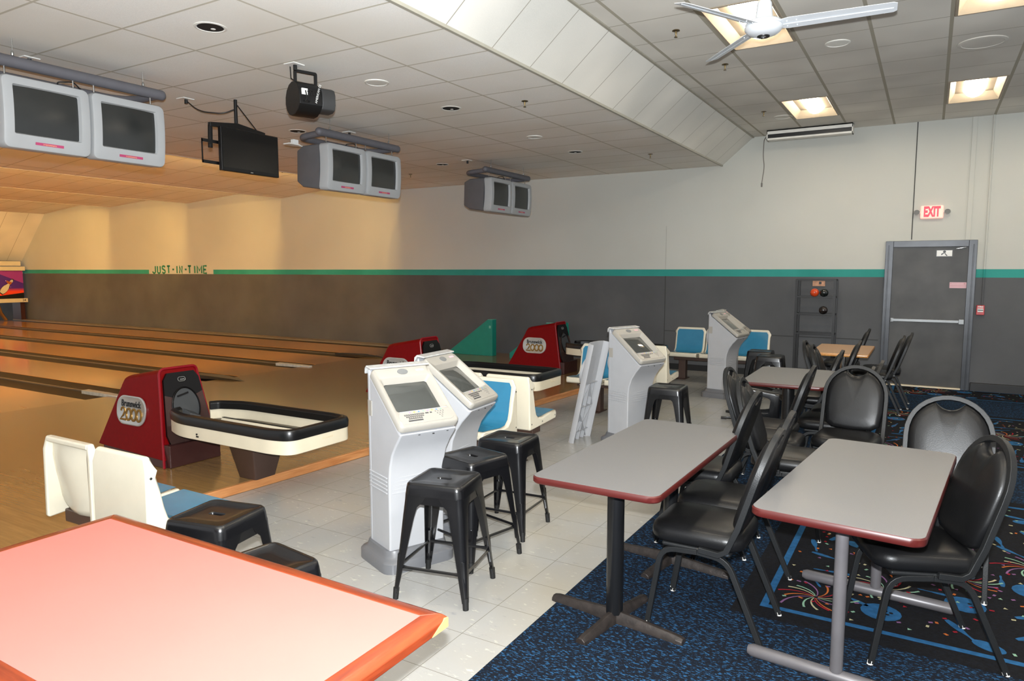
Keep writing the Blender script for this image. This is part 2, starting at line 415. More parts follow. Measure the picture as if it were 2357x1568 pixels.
# saw-tooth lane ceiling with a hidden warm tube behind every step
steps = [(-9.7, 3.39, 3.68), (-13.29, 3.39, 3.68), (-16.84, 3.44, 3.71), (-20.4, 3.50, 3.76), (-24.03, 3.45, 3.45)]
for i in range(4):
    xa, zl, zh = steps[i]; xb, zb, _ = steps[i+1]
    m = MB(); m.loft([[(xa, y, zh), (xb, y, zb), (xb, y, zb+.03), (xa, y, zh+.03)] for y in (YB, YW)]); struct(m.build('ceiling', mat_ceil_low))
    m = MB(); m.b2((xa-.012, YB, zl), (xa+.0, YW, zh+.03)); m.b2((xa-.040, YB, zl-.004), (xa, YW, zl+.004)); struct(m.build('trim_%d' % (4+i), mat_trim_white))
    for k in range(6):
        y = YW-2.35-2.62*k
        m = MB(); m.b2((xa-.035, y-1.2, zl+.10), (xa-.013, y+1.2, zl+.16)); hs = m.build('strip_light', mat_trim_white)
        m = MB(); m.tube([(xa-.031, y-1.17, zl+.085), (xa-.031, y+1.17, zl+.085)], .014, 8); m.build('tube', mat_cove, hs)
        tag(hs, 'warm strip light hidden behind a step of the lane ceiling', 'light', 'strip lights behind the lane ceiling steps')
m = MB(); m.loft([[(-24.03, y, 3.45), (-25.62, y, 2.0), (-25.65, y, 2.0), (-24.06, y, 3.5)] for y in (YB, YW)]); struct(m.build('ceiling', mat_soffit))
m = MB(); m.b2((-30, YB, 2.0), (-25.66, YW, 3.6)); struct(m.build('wall_left', mat_dark_metal))
# troffers
tl = {(0, 0): 'recessed ceiling light nearest the far wall, beside the hanging heater', (1, 0): 'recessed ceiling light near the far wall, above the exit door',
      (0, 1): 'recessed ceiling light right behind the ceiling fan', (1, 1): 'recessed ceiling light at the top right corner of the photo'}
for i, (a, b) in enumerate(TX):
    for j, (c, d) in enumerate(TY):
        lb = tl.get((i, j), 'recessed ceiling light of the dining side, outside the picture')
        t = empty('ceiling_light', ((a+b)/2, (c+d)/2, 3.80), 0, lb, 'light', 'recessed ceiling lights of the dining side')
        W, L = b-a, d-c
        m = MB(); m.loft([[(x, y, 0) for x, y in rr(W+.03, L+.03, .002, 1)], [(x, y, -.006) for x, y in rr(W+.02, L+.02, .002, 1)], [(x, y, -.006) for x, y in rr(W-.02, L-.02, .002, 1)],
                          [(x, y, .09) for x, y in rr(W-.14, L-.18, .002, 1)]], cap0=False, cap1=True)
        m.build('housing', mat_troffer, t)
        m = MB(); n = 9
        pr = [(-.11, .085)]+[(-.105+.21*k/(n-1), .085-.075*math.sin(math.pi*k/(n-1))**.6) for k in range(n)]+[(.11, .085)]
        m.loft([[(x, -L/2+.12, z*.5+.045) for x, z in pr], [(x, -L/2+.17, z) for x, z in pr], [(x, L/2-.17, z) for x, z in pr], [(x, L/2-.12, z*.5+.045) for x, z in pr]])
        m.build('diffuser', mat_lamp_w, t)
# wall trims: black base, panel seams, conduits
m = MB(); m.b2((-3.95, YW-.012, 0), (-.60, YW, .10)); struct(m.build('baseboard_far', mat_rubber))
m = MB(); m.b2((.56, YW-.06, 0), (4.6, YW, .12)); struct(m.build('baseboard_far', M('black_ledge', (30, 31, 33), .5, var=.2), bevel=.008))
mat_seam = M('seam_dark', (52, 52, 50), .7); mat_seam_l = M('seam_light', (172, 172, 166), .7)
m = MB(); m.b2((-.262, YW-.006, 2.14), (-.250, YW, 3.80)); struct(m.build('trim_8', mat_seam))
m = MB(); m.b2((-3.915, YW-.004, 0.1), (-3.905, YW, 1.60)); m.b2((-3.905, YW-.004, .655), (-.62, YW, .665)); struct(m.build('trim_9', mat_seam))
m = MB(); m.b2((-3.915, YW-.004, 1.713), (-3.905, YW, 2.45)); struct(m.build('trim_10', mat_seam_l))
m = MB(); m.b2((.40, YW-.02, 2.12), (.46, YW, 3.80)); struct(m.build('trim_11', mat_wall, bevel=.004))
m = MB(); m.tube([(.645, YW-.014, 1.22), (.645, YW-.014, 3.80)], .014, 8); struct(m.build('trim_12', mat_wall))
# hand-painted lettering on the wall
strokes = {'J': [[(.9, 1), (.9, .15), (.6, 0), (.3, 0), (0, .15), (0, .25)]], 'U': [[(0, 1), (0, .12), (.25, 0), (.65, 0), (.9, .12), (.9, 1)]],
 'S': [[(.9, .85), (.65, 1), (.25, 1), (0, .85), (0, .65), (.9, .35), (.9, .15), (.65, 0), (.25, 0), (0, .15)]], 'T': [[(0, 1), (.9, 1)], [(.45, 1), (.45, 0)]],
 '-': [[(.1, .52), (.6, .52)]], 'I': [[(.45, 1), (.45, 0)]], 'N': [[(0, 0), (0, 1), (.8, 0), (.8, 1)]], 'M': [[(0, 0), (0, 1), (.5, .35), (1, 1), (1, 0)]], 'E': [[(.9, 1), (0, 1), (0, 0), (.9, 0)], [(0, .5), (.7, .5)]]}
m = MB(); x = -18.52; word = 'JUST-IN-TIME'; adv = {'-': .17, 'I': .19, 'M': .29}
tot = sum(adv.get(c, .245) for c in word); k = 2.42/tot
for c in word:
    a = adv.get(c, .245)*k
    for st in strokes[c]:
        wd = .155*k if c != 'M' else .20*k
        m.tube([(x+p[0]*wd, YW-.003, 1.62+p[1]*.19) for p in st], .023, 4, sq=True, up=(0, 1, 0), flat=.13)
    x += a
tag(m.build('wall_lettering', mat_text_green), 'green painted words JUST-IN-TIME in a gap of the wall stripe', 'sign')

# ------------------------------------------------------------------ carpet with its printed pattern
rng = random.Random(5)
m = MB(); m.mi = 0
m.poly([(-1.565, YB, .004), (4.6, YB, .004), (4.6, YW, .004), (-1.565, YW, .004)])
m.poly([(-1.565, YB, 0), (-1.565, YB, .004), (-1.565, YW, .004), (-1.565, YW, 0)])
ZC = .0048
def quad(x0, x1, y0, y1, mi, z=ZC): m.mi = mi; m.poly([(x0, y0, z), (x1, y0, z), (x1, y1, z), (x0, y1, z)])
def shape(c, pts, ang, sc_, mi, z=ZC+.0012):
    m.mi = mi; ca, sa = math.cos(ang), math.sin(ang)
    m.poly([(c[0]+(p[0]*ca-p[1]*sa)*sc_, c[1]+(p[0]*sa+p[1]*ca)*sc_, z) for p in pts])
PINR = [(0, .035), (.08, .052), (.2, .062), (.32, .056), (.42, .036), (.5, .022), (.56, .019), (.62, .025), (.68, .027), (.73, .02), (.75, 0)]
PIN = [(-.37+x_, r_) for x_, r_ in PINR]+[(-.37+x_, -r_) for x_, r_ in reversed(PINR[:-1])]
def burst(c, r0, n=15):
    ks = ['cream', 'red', 'orange', 'violet', 'mint']; 
    for i in range(n):
        a0 = 2*math.pi*i/n+rng.uniform(-.1, .1); r1 = r0*rng.uniform(.65, 1.1); L, Rr = [], []
        for j in range(7):
            t = j/6; r = .012+r1*t; a = a0+.65*t; wd = .0018+.0042*t
            p = Vector((c[0]+r*math.cos(a), c[1]+r*math.sin(a))); nn = Vector((-math.sin(a+.4), math.cos(a+.4)))
            L.append(p+nn*wd); Rr.append(p-nn*wd)
        m.mi = 3+ks.index(ks[i % 5])
        for j in range(6): m.poly([(q.x, q.y, ZC+.0014) for q in (L[j], L[j+1], Rr[j+1], Rr[j])])
KS = list(cc)
def region(x0, x1, y0, y1, marg=.12, s0=.036):
    quad(x0-marg, x1, y0-marg, y1+marg, 1)
    quad(x0, x1, y0, y0+s0, 2, ZC+.0008); quad(x0, x1, y1-s0, y1, 2, ZC+.0008); quad(x0, x0+s0, y0+s0, y1-s0, 2, ZC+.0008)
    P = .33; ny = max(1, int((y1-y0-.1)/P)); py = (y1-y0-.12)/ny; i = 0; xx = x0+.06+P/2
    while xx < min(x1, 3.0):
        for j in range(ny):
            yy = y0+.06+py*(j+.5); cx = xx+rng.uniform(-.03, .03); cy = yy+rng.uniform(-.03, .03); kind = (i*2+j*3) % 5
            if kind == 0: burst((cx, cy), .19)
            elif kind in (1, 3):
                for q in range(2):
                    a = rng.uniform(0, 6.28); shape((cx+rng.uniform(-.09, .09), cy+(q-.5)*.15), PIN, a, .27, 2, ZC+.0010+.0003*q)
            elif kind == 2:
                shape((cx, cy), [(math.cos(t*.3927), math.sin(t*.3927)) for t in range(16)], 0, .092, 2)
                for dx, dy in ((.02, .02), (.045, .01), (.03, -.015)): shape((cx+dx, cy+dy), [(math.cos(t*.785), math.sin(t*.785)) for t in range(8)], 0, .010, 1, ZC+.0018)
                shape((cx-.13, cy+.08), PIN, rng.uniform(0, 6.28), .22, 2)
            else:
                shape((cx, cy), PIN, rng.uniform(0, 6.28), .3, 2); shape((cx+.1, cy-.1), [(math.cos(t*.3927), math.sin(t*.3927)*.6) for t in range(16)], rng.uniform(0, 3), .07, 2, ZC+.0009)
            for _ in range(9):
                q = (cx+rng.uniform(-P/2, P/2), cy+rng.uniform(-py/2, py/2))
                if not (x0+.06 < q[0] and y0+.06 < q[1] < y1-.06): continue
                shp = rng.choice([[(-1, -.6), (1, -.6), (1, .6), (-1, .6)], [(-1, -.7), (1, -.7), (0, 1)], [(-1, -.5), (.8, -.7), (1, .6), (-.7, .7)]])
                shape(q, shp, rng.uniform(0, 6.28), .011, 3+['cream', 'red', 'orange', 'violet', 'mint'].index(rng.choice(['cream', 'red', 'orange', 'violet', 'mint'])), ZC+.0022)
        xx += P; i += 1
region(-.66, 4.6, 3.585, 6.06); region(-.45, 4.6, 7.33, 9.68); region(-.40, 4.6, 10.95, 11.75, marg=.03)
cp = m.build('carpet', [mat_carpet, mat_carpet_blk, mat_c_blue, mat_cc['cream'], mat_cc['red'], mat_cc['orange'], mat_cc['violet'], mat_cc['mint']], flat=True)
tag(cp, 'dark blue speckled carpet with printed bowling pins, balls and fireworks', 'carpet')

# ------------------------------------------------------------------ lanes
XP = -25.9
div = [(5.15, 0), (6.82, 1), (8.43, 0), (9.97, 1)]; DW = {5.15: .70, 6.82: .60, 8.43: .54, 9.97: .54}
def gutter_prof(y, wd=.20, d=.085): return [(y-wd/2+wd*i/8, ZA-.004-d*math.sin(math.pi*i/8)) for i in range(9)]
def lane(y0, y1, lab):
    m = MB(); m.b2((XP, y0, -.02), (-9.1, y1, ZA)); o = m.build('bowling_lane', mat_lane)
    tag(o, lab, 'bowling lane', 'bowling lanes')
lane(5.5, 6.52, 'bowling lane running behind the nearest red ball return hood, between the first two gutters'); lane(7.12, 8.16, 'second bowling lane back, between the black-tipped and the white-tipped divider')
lane(8.70, 9.70, 'third bowling lane back, leading to the purple pin masking'); lane(10.24, 11.3, 'farthest bowling lane, along the wall gutter')
lane(3.80, 4.80, 'nearest bowling lane, its end at the left edge under the white-tipped divider')
for y, k in div:
    g = (DW[y]-.05)/2
    lab = {5.15: 'lane divider with white tip behind the nearest red hood', 6.82: 'black-tipped lane divider ending behind the nearest red hood', 8.43: 'white-tipped lane divider ending mid approach, second from the left',
           9.97: 'black-tipped lane divider nearest the wall, ending behind the middle red hood'}[y]
    t = empty('lane_divider', (0, y, 0), 0, lab, 'lane divider', 'dividers between the lanes')
    for s_ in (-1, 1):
        yc = s_*(.025+g/2); m = MB()
        pr = [(p, q) for p, q in gutter_prof(yc, g)]; pr2 = pr+[(yc+g/2, -.06), (yc-g/2, -.06)]
        m.prism(pr2, XP, -9.1, 'x'); m.build('gutter', mat_gutter, t)
    m = MB(); m.b2((XP, -.025, -.06), (-9.3, .025, ZA+.012)); m.build('cap', mat_cap, t, bevel=.006)
    m = MB()
    if k == 0:
        m.loft([[(-9.75, a*.048, ZA+b*.03) for a, b in ((-1, -1), (1, -1), (1, .75), (-1, .75))], [(-9.2, a*.05, ZA+b*.02) for a, b in ((-1, -1), (1, -1), (1, 1.1), (-1, 1.1))], [(-8.95, a*.04, ZA+b*.02) for a, b in ((-1, -.1), (1, -.1), (1, 1.0), (-1, 1.0))]])
        m.build('end_cap', mat_cap_w, t, bevel=.004)
    else:
        m.loft([[(-9.85, a*.055, ZA+b*.03) for a, b in ((-1, -1), (1, -1), (1, 1), (-1, 1))], [(-9.2, a*.13, ZA+b) for a, b in ((-1, 0), (1, 0), (.8, .04), (-.8, .04))], [(-8.85, a*.07, ZA+b) for a, b in ((-1, 0), (1, 0), (.8, .025), (-.8, .025))], [(-8.62, a*.01, ZA+b) for a, b in ((-1, 0), (1, 0), (1, .002), (-1, .002))]])
        m.build('end_cap', mat_bumper, t, bevel=.004)
m = MB(); m.prism(gutter_prof(11.42, .22)+[(11.53, -.06), (11.31, -.06)], XP, -9.1, 'x'); wg = m.build('wall_gutter', mat_gutter)
tag(wg, 'dark gutter between the farthest lane and the wall', 'gutter')
m = MB(); m.b2((XP, 11.53, -.06), (-9.1, YW, ZA+.03)); struct(m.build('trim_13', M('wall_curb', (120, 108, 90), .4), bevel=.006))
# masking unit over the pins
t = empty('pin_masking', (-25.4, 0, 0), 0, 'purple and orange picture board over the pins, left edge', 'masking board')
m = MB(); m.b2((0, 4, 1.84), (.10, 11.60, 1.985)); m.build('top_rail', mat_cream2, t, bevel=.005)
m = MB(); m.b2((.02, 4, 1.685), (.14, 11.70, 1.815)); m.build('upper_rail', mat_cream2, t, bevel=.005)
m = MB(); m.b2((.0, 4, .665), (.14, 11.73, .79)); lr = m.build('number_rail', mat_cream2, t, bevel=.005)
text('34', .10, mat_ink, lr, frame((.1415, 11.62, .73), (0, 1, 0), (0, 0, 1)), 'number', off=.001)
def mask_mat():
    m, nt, b = newmat('masking_print'); setp(b, rough=.4)
    v = coords(nt); s = sep(nt, v); y, z = s[1], s[2]
    base = mix(nt, mth(nt, 'GREATER_THAN', mth(nt, 'ADD', z, mth(nt, 'MULTIPLY', y, .45)), 1.28+.45*11.65), lin((70, 30, 130)), lin((150, 50, 140)))
    base = mix(nt, ramp(nt, z, .78+.35, 1.02), base, lin((240, 70, 30)))
    hill = mth(nt, 'ADD', .93, mth(nt, 'MULTIPLY', mth(nt, 'SUBTRACT', y, 11.3), .12))
    base = mix(nt, mth(nt, 'LESS_THAN', z, hill), base, lin((10, 8, 10)))
    vo = nt.nodes.new('ShaderNodeTexVoronoi'); vo.inputs['Scale'].default_value = 7; nt.links.new(v, vo.inputs['Vector'])
    st = mth(nt, 'MULTIPLY', mth(nt, 'LESS_THAN', vo.outputs['Distance'], .10), mth(nt, 'GREATER_THAN', z, 1.1))
    nt.links.new(mix(nt, st, base, lin((240, 200, 230))), b.inputs['Base Color']); return m
m = MB(); m.b2((.03, 4, .79), (.06, 11.66, 1.70)); pb = m.build('picture_panel', mask_mat(), t)
pinp = [(x_, r_) for x_, r_ in PINR]
for sc2, mt, dx in ((1.12, mat_ink, .062), (1.0, mat_cream2, .065)):
    m = MB(); a = R(50); pts = [(-.37+x_, r_*2.0) for x_, r_ in pinp]+[(-.37+x_, -r_*2.0) for x_, r_ in reversed(pinp[:-1])]
    m.poly([(dx, 11.18+(p[0]*math.cos(a)-p[1]*math.sin(a))*.72*sc2, 1.18+(p[0]*math.sin(a)+p[1]*math.cos(a))*.72*sc2) for p in pts]); m.build('printed_pin' if dx > .063 else 'printed_outline', mt, pb, flat=True)
m = MB(); m.b2((dx, 11.2, 1.27), (dx+.003, 11.32, 1.33)); m.box((dx+.001, 11.24, 1.30), (.003, .15, .06), (R(-40), 0, 0)); m.build('printed_stripe', mat_cc['orange'], pb)
m = MB(); m.b2((-.5, 11.55, .05), (.02, 11.68, .66)); m.build('kickback', M('kickback_red', (52, 20, 18), .4), t)
m = MB(); m.tube([(-.2, 11.2, .1), (-.18, 11.05, .35), (-.1, 10.95, .6)], .09, 8, flat=.4); m.build('pin_curtain', M('curtain_brown', (120, 84, 44), .6), t)

# ------------------------------------------------------------------ furniture: chairs
def make_chair():
    t = empty('banquet_chair', (0, 0, 0), 0, 'x', 'chair')
    def leg(y, front):
        m = MB()
        if front: p = rpath([(.262, y*1.03, 0.008), (.20, y, .395), (.03, y, .405)], .07)
        else: p = rpath([(-.272, y*1.03, 0.008), (-.105, y, .395), (.03, y, .405)], .07)
        m.tube(p, .0125, sq=True, up=(0, 1, 0)); o = m.build('leg', mat_chair_frame, t, bevel=.003)
        m = MB(); m.tube([(.264 if front else -.274, y*1.03, .0), (.260 if front else -.266, y*1.03, .022)], .013, 8); m.build('glide', mat_glide, o)
    for y in (-.195, .195): leg(y, True); leg(y, False)
    # back loop
    def bx(z): return -.105-.175*((z-.40)/.57)
    P = [(.02, -.212, .425), (-.07, -.212, .418), (-.105, -.212, .44), (bx(.55), -.212, .55)]
    for k in range(17):
        a = math.pi*k/16; z = .745+.222*math.sin(a)**.92; P.append((bx(z), -.212*math.cos(a), z))
    P += [(bx(.55), .212, .55), (-.105, .212, .44), (-.07, .212, .418), (.02, .212, .425)]
    m = MB(); m.tube(P, .0135, sq=True, up=(1, 0, 0)); fr = m.build('back_frame', mat_chair_frame, t, bevel=.003)
    m = MB()
    for y in (-.215, .215): m.cyl((-.11, y-.006, .43), (-.11, y+.006, .43), .009, n=8)
    m.build('bolt', mat_bolt, fr)
    # back pad: outline with a hand-hold notch, lofted thick in x
    def outline(s, wd):
        pts = []
        for k in range(41):
            a = math.pi*k/40; y = -.197*math.cos(a); z = .745+.207*math.sin(a)**.92
            if abs(y) < .075: z = min(z, .950-.052*math.cos(y/.075*math.pi/2)**.6)
            pts.append((y, z))
        pts += [(.197, .66), (.185, .55), (.14, .522), (.07, .515), (0, .512), (-.07, .515), (-.14, .522), (-.185, .55), (-.197, .66)]
        cx, cz = 0, .71
        return [(cx+(y-cx)*s, cz+(z-cz)*s) for y, z in pts]
    m = MB(); loops = []
    for s, off in ((.97, -.016), (1, -.008), (1, .010), (.985, .022), (.94, .032), (.82, .040), (.5, .044), (.1, .045)):
        loops.append([(bx(z)+off, y, z) for y, z in outline(s, 1)])
    m.loft(loops); bp = m.build('backrest', mat_black_vinyl, t, sharp=60)
    # seat
    m = MB(); loops = []
    for ins, z in ((.03, .425), (.008, .430), (0, .445), (0, .470), (.006, .490), (.022, .503), (.06, .512), (.15, .516)):
        pts = rr(.44-2*ins, .425-2*ins, max(.09-ins*.6, .02), 5)
        loops.append([(.045+x*(1), y*(1.0 if x < 0 else 1.0+.0*x), z+.006*math.cos(y*6)) for x, y in pts])
    m.loft(loops); s_ = m.build('seat', mat_black_vinyl, t, sharp=60)
    m = MB(); m.tube([(.045+x, y, .500) for x, y in rr(.44-.034, .425-.034, .08, 5)], .0022, 5, closed=True); m.build('piping', mat_black_vinyl, s_)
    m = MB(); m.b2((-.12, -.20, .405), (.2, .20, .427)); m.build('seat_pan', mat_chair_frame, t, bevel=.01)
    return t
chair = make_chair()
GC = 'black banquet chairs around the tables'
# (x, y, facing degrees, z scale, label)
chairs = [
 (-.83, 3.33, 180, 1, 'black vinyl banquet chair nearest the camera, tucked under the gray table with black cross-foot post'),
 (-.85, 3.78, 181, 1, 'black banquet chair just behind the nearest chair, at the same gray table'),
 (-1.13, 4.33, 180, 1, 'black banquet chair at the far corner of the nearest cross-foot gray table'),
 (.035, 3.56, 201, 1, 'black banquet chair at the right side of the gray-post table, largest at the right edge'),
 (.13, 4.45, -92, 1, 'black banquet chair facing the camera at the far end of the gray-post table'),
 (-.46, 5.62, -95, 1, 'black banquet chair facing the camera in the middle, full backrest in view'),
 (-.785, 4.836, 2, 1, 'black banquet chair facing right at the second gray table, the nearer of two'),
 (-.986, 5.307, 0, 1, 'black banquet chair facing right, farther of two at the second gray table'),
 (-1.0, 5.72, 180, 1, 'black banquet chair facing left whose back overlaps the second gray tabletop'),
 (-.63, 6.30, 180, .95, 'black banquet chair at the right side of the second gray table, behind the full backrest'),
 (-.59, 6.78, 180, .95, 'black banquet chair at the right side of the second gray table, farther one'),
 (-.97, 7.46, 180, .95, 'black banquet chair facing left just beyond the second gray table'),
 (-.74, 7.87, 0, .95, 'black banquet chair facing right in front of the wooden table, front of the left pair'),
 (-.87, 8.27, 0, .95, 'black banquet chair facing right in front of the wooden table, rear of the left pair'),
 (-.90, 8.60, 180, .95, 'black banquet chair whose back cuts across the wooden tabletop'),
 (-.93, 10.40, 180, .95, 'black banquet chair at the far side of the wooden table by the wall'),
 (-.50, 9.50, 180, .95, 'black banquet chair by the exit door, nearer of two beside each other'),
 (-.43, 9.99, 180, .95, 'black banquet chair by the exit door, farther of two beside each other'),
]
for i, (x, y, a, s, lb) in enumerate(chairs):
    if i == 0:
        chair.location = (x, y, 0); chair.rotation_euler = (0, 0, R(a)); chair['label'] = lb; chair['group'] = GC
    else: dup(chair, (x, y, 0), R(a), lb, GC, scale=(1, 1, s))

# ------------------------------------------------------------------ metal stools
def make_stool():
    t = empty('metal_stool', (0, 0, 0), 0, 'x', 'stool')
    m = MB(); S = .315; k = 5
    loops = [[(x, y, .548) for x, y in rr(S+.012, S+.012, .04, k)], [(x, y, .585) for x, y in rr(S+.004, S+.004, .04, k)], [(x, y, .603) for x, y in rr(S-.004, S-.004, .038, k)],
             [(x, y, .611) for x, y in rr(S-.018, S-.018, .034, k)], [(x, y, .611) for x, y in rr(S-.040, S-.040, .026, k)], [(x, y, .6065) for x, y in rr(S-.047, S-.047, .024, k)],
             [(x, y, .6055) for x, y in rr(.16, .13, .03, k)], [(x, y, .6035) for x, y in rr(.084, .033, .0155, k)], [(x, y, .598) for x, y in rr(.076, .026, .0125, k)], [(x, y, .585) for x, y in rr(.076, .026, .0125, k)]]
    m.loft(loops, cap0=False, cap1=False); se = m.build('seat', mat_stool, t, sharp=50)
    m = MB(); m.b2((-.036, -.012, .570), (.036, .012, .5865)); m.build('hand_slot', mat_rubber, se)
    m = MB(); H = S/2+.004
    for a in range(4):
        m.T = Matrix.Rotation(R(90*a), 4, 'Z'); m.b2((-.11, H-.006, .505), (.11, H-.001, .552))
    m.T = Matrix(); m.build('apron', mat_stool, t)
    # legs: bent-sheet corner legs, wide at the seat, narrow at the floor
    def lg(rot):
        m = MB(); m.T = Matrix.Rotation(rot, 4, 'Z'); loops = []
        for z, c, wd in ((.552, .161, .125), (.520, .163, .112), (.490, .166, .082), (.44, .171, .072), (.30, .184, .056), (.16, .197, .041), (.06, .206, .030), (.035, .208, .027)):
            r = min(.03, wd*.6); th = .004; out = [(c-wd, c)]
            for j in range(6):
                q = R(90-90*j/5); out.append((c-r+r*math.cos(q), c-r+r*math.sin(q)))
            out.append((c, c-wd)); inn = [(c-th, c-wd)]
            for j in range(6):
                q = R(90*j/5); rr_ = r-th*.9; inn.append((c-r+rr_*math.cos(q), c-r+rr_*math.sin(q)))
            inn.append((c-wd, c-th)); loops.append([(x, y, z) for x, y in out+inn])
        m.loft(loops); o = m.build('leg', mat_stool, t, sharp=50)
        m = MB(); m.T = Matrix.Rotation(rot, 4, 'Z'); m.cyl((.197, .197, 0), (.193, .193, .06), .015, .0165, 10); m.build('foot', mat_rubber, o)
        m = MB(); m.T = Matrix.Rotation(rot, 4, 'Z'); m.tube([(.186, .186, .10), (.176, .176, .24)], [.012, .014], 8); m.build('rib', mat_stool, o)
    for a in range(4): lg(R(90*a))
    for a in range(4):
        m = MB(); m.T = Matrix.Rotation(R(90*a), 4, 'Z')
        m.tube([(-.175, .183, .172), (-.13, .186, .172), (.13, .186, .172), (.175, .183, .172)], [.010, .0065, .0065, .010], 6, flat=1.3)
        m.build('stretcher', mat_stool, t)
    m = MB()
    for a in (45, -45): m.T = Matrix.Rotation(R(a), 4, 'Z'); m.box((0, 0, .497+.004*(a > 0)), (.40, .022, .004))
    m.build('cross_brace', mat_stool, t)
    return t
stool = make_stool(); GS = 'black metal stools'
stools = [
 (-2.155, 2.945, 12, 'black metal stool nearest in the row of three before the white consoles'),
 (-2.285, 3.405, -14, 'black metal stool in the middle of the row of three before the consoles'),
 (-2.33, 3.90, 4, 'black metal stool farthest in the row of three, by the corner of the gray table'),
 (-2.72, 1.98, 12, 'black metal stool behind the salmon table, in front of the cream seats'),
 (-2.10, 1.71, -8, 'black metal stool half hidden behind the salmon table, the rightmost there'),
 (-2.90, 1.52, 8, 'black metal stool showing only one corner over the salmon table edge'),
 (-2.08, 6.42, 4, 'black metal stool in front of the leaning back panel console'),
 (-1.93, 9.92, 2, 'black metal stool by the wall seats, left of the far pair'),
 (-1.71, 9.42, 2, 'black metal stool by the wall seats, right and nearer of the far pair'),
]
for i, (x, y, a, lb) in enumerate(stools):
    if i == 0: stool.location = (x, y, 0); stool.rotation_euler = (0, 0, R(a)); stool['label'] = lb; stool['group'] = GS
    else: dup(stool, (x, y, 0), R(a), lb, GS)
fs = dup(stool, (-1.98, 8.22, .222), 0, 'black metal stool lying on its side on the tiles beyond the second gray table', GS, rot=(R(0), R(94), R(6)))

# ------------------------------------------------------------------ tables
def tabletop(w, l, th, mats, t, r=.05, edge=True):
    m = MB(); k = 5
    m.loft([[(x, y, .75-th) for x, y in rr(w-.008, l-.008, r, k)], [(x, y, .75-th+.006) for x, y in rr(w, l, r, k)], [(x, y, .75-.006) for x, y in rr(w, l, r, k)], [(x, y, .7495) for x, y in rr(w-.008, l-.008, r, k)]])
    o = m.build('edge_band', mats[1], t)
    m = MB(); m.loft([[(x, y, .740) for x, y in rr(w-.010, l-.010, r-.003, k)], [(x, y, .7505) for x, y in rr(w-.010, l-.010, r-.003, k)]]); m.build('tabletop', mats[0], t)
def cross_base(t, y, post_r=.041, arm=.30):
    m = MB(); m.cyl((0, y, .045), (0, y, .715), post_r, n=24); m.build('post', mat_post_black, t)
    m = MB(); m.box((0, y, .715), (.22, .22, .012)); m.build('mounting_plate', mat_post_black, t)
    for a, arm in ((172, .36), (261, .29), (354, .36), (81, .29)):
        d = Vector((math.cos(R(a)), math.sin(R(a)), 0)); m = MB(); n_ = Vector((-d.y, d.x, 0)); loops = []
        for s, wd, h in ((.0, .03, .062), (.08, .026, .056), (arm*.6, .026, .044), (arm-.03, .03, .036), (arm, .026, .028)):
            p = Vector((0, y, 0))+d*s; loops.append([p-n_*wd, p-n_*wd*.9+Vector((0, 0, h*.6)), p-n_*wd*.35+Vector((0, 0, h)), p+n_*wd*.35+Vector((0, 0, h)), p+n_*wd*.9+Vector((0, 0, h*.6)), p+n_*wd])
        m.loft(loops); m.build('foot', mat_cast, t, bevel=.004)
t = empty('dining_table', (-1.232, 3.524, 0), R(-.9), 'long gray laminate table with dark red edge on two black cross-foot posts', 'table')
tabletop(.62, 1.49, .032, (mat_gray_lam, mat_red_edge), t); cross_base(t, -.45); cross_base(t, .36)
t = empty('dining_table', (-.206, 3.557, 0), R(-5.3), 'gray laminate table with red edge on gray round posts, at the right front', 'table')
tabletop(.62, 1.46, .034, (mat_gray_lam, mat_red_edge), t)
for y in (-.50, .46):
    m = MB(); m.cyl((0, y, .05), (0, y, .715), .0255, n=20); m.build('post', mat_gray_post, t)
    m = MB(); m.tube([(-.36, y, .028), (-.34, y, .028), (.34, y, .028), (.36, y, .028)], [.020, .028, .028, .020], 16); m.build('floor_bar', mat_gray_post, t)
    m = MB(); m.b2((-.1, y-.06, .712), (.1, y+.06, .718)); m.build('mounting_plate', mat_post_black, t)
t = empty('dining_table', (-1.035, 6.70, 0), R(1.0), 'shorter gray laminate table with dark red edge among the chairs, second from the camera', 'table')
tabletop(.68, 1.10, .032, (mat_gray_lam, mat_red_edge), t); cross_base(t, -.12, .052)
t = empty('dining_table', (-.86, 9.34, 0), 0, 'oak-coloured table with light wood edge near the exit door', 'table')
tabletop(.62, 1.10, .035, (mat_oak_lam, mat_oak_edge), t, r=.012)
m = MB(); m.cyl((0, 0, .03), (0, 0, .715), .032, n=20); m.build('post', mat_chrome, t)
m = MB(); m.box((0, 0, .70), (.42, .5, .03)); m.build('under_frame', mat_post_black, t)
m = MB(); m.lathe([(0, 0), (.24, 0), (.24, .012), (.06, .035), (0, .035)], n=28); m.build('base', mat_post_black, t)
# salmon table in the foreground, thick red-brown wood edge
t = empty('dining_table', (0, 0, 0), 0, 'salmon pink table with red-brown wooden edge, in the foreground at lower left', 'table')
TZ = .77; x0, x1, y0, y1 = -2.66, -1.085, .70, 1.495; b_ = .055; c_ = .035
m = MB(); m.b2((x0+b_, y0+b_, TZ-.03), (x1-b_, y1-b_, TZ)); m.build('tabletop', mat_pink_lam, t)
def edgebar(a, b, inn, mat):
    (ax, ay), (bx_, by) = a, b; d = Vector((bx_-ax, by-ay)).normalized(); n_ = Vector((-d.y, d.x))*inn
    m = MB(); prof = [(0, -.040), (0, -.014), (.010, -.004), (.022, .0005), (b_, .0012), (b_, -.040)]
    loops = []
    for p, e in ((Vector(a), 1), (Vector(b), -1)):
        loops.append([(p.x+n_.x*o+d.x*e*o*1.0, p.y+n_.y*o+d.y*e*o*1.0, TZ+z) for o, z in prof])
    m.loft(loops); m.build('wood_edge', mat, t, bevel=.003)
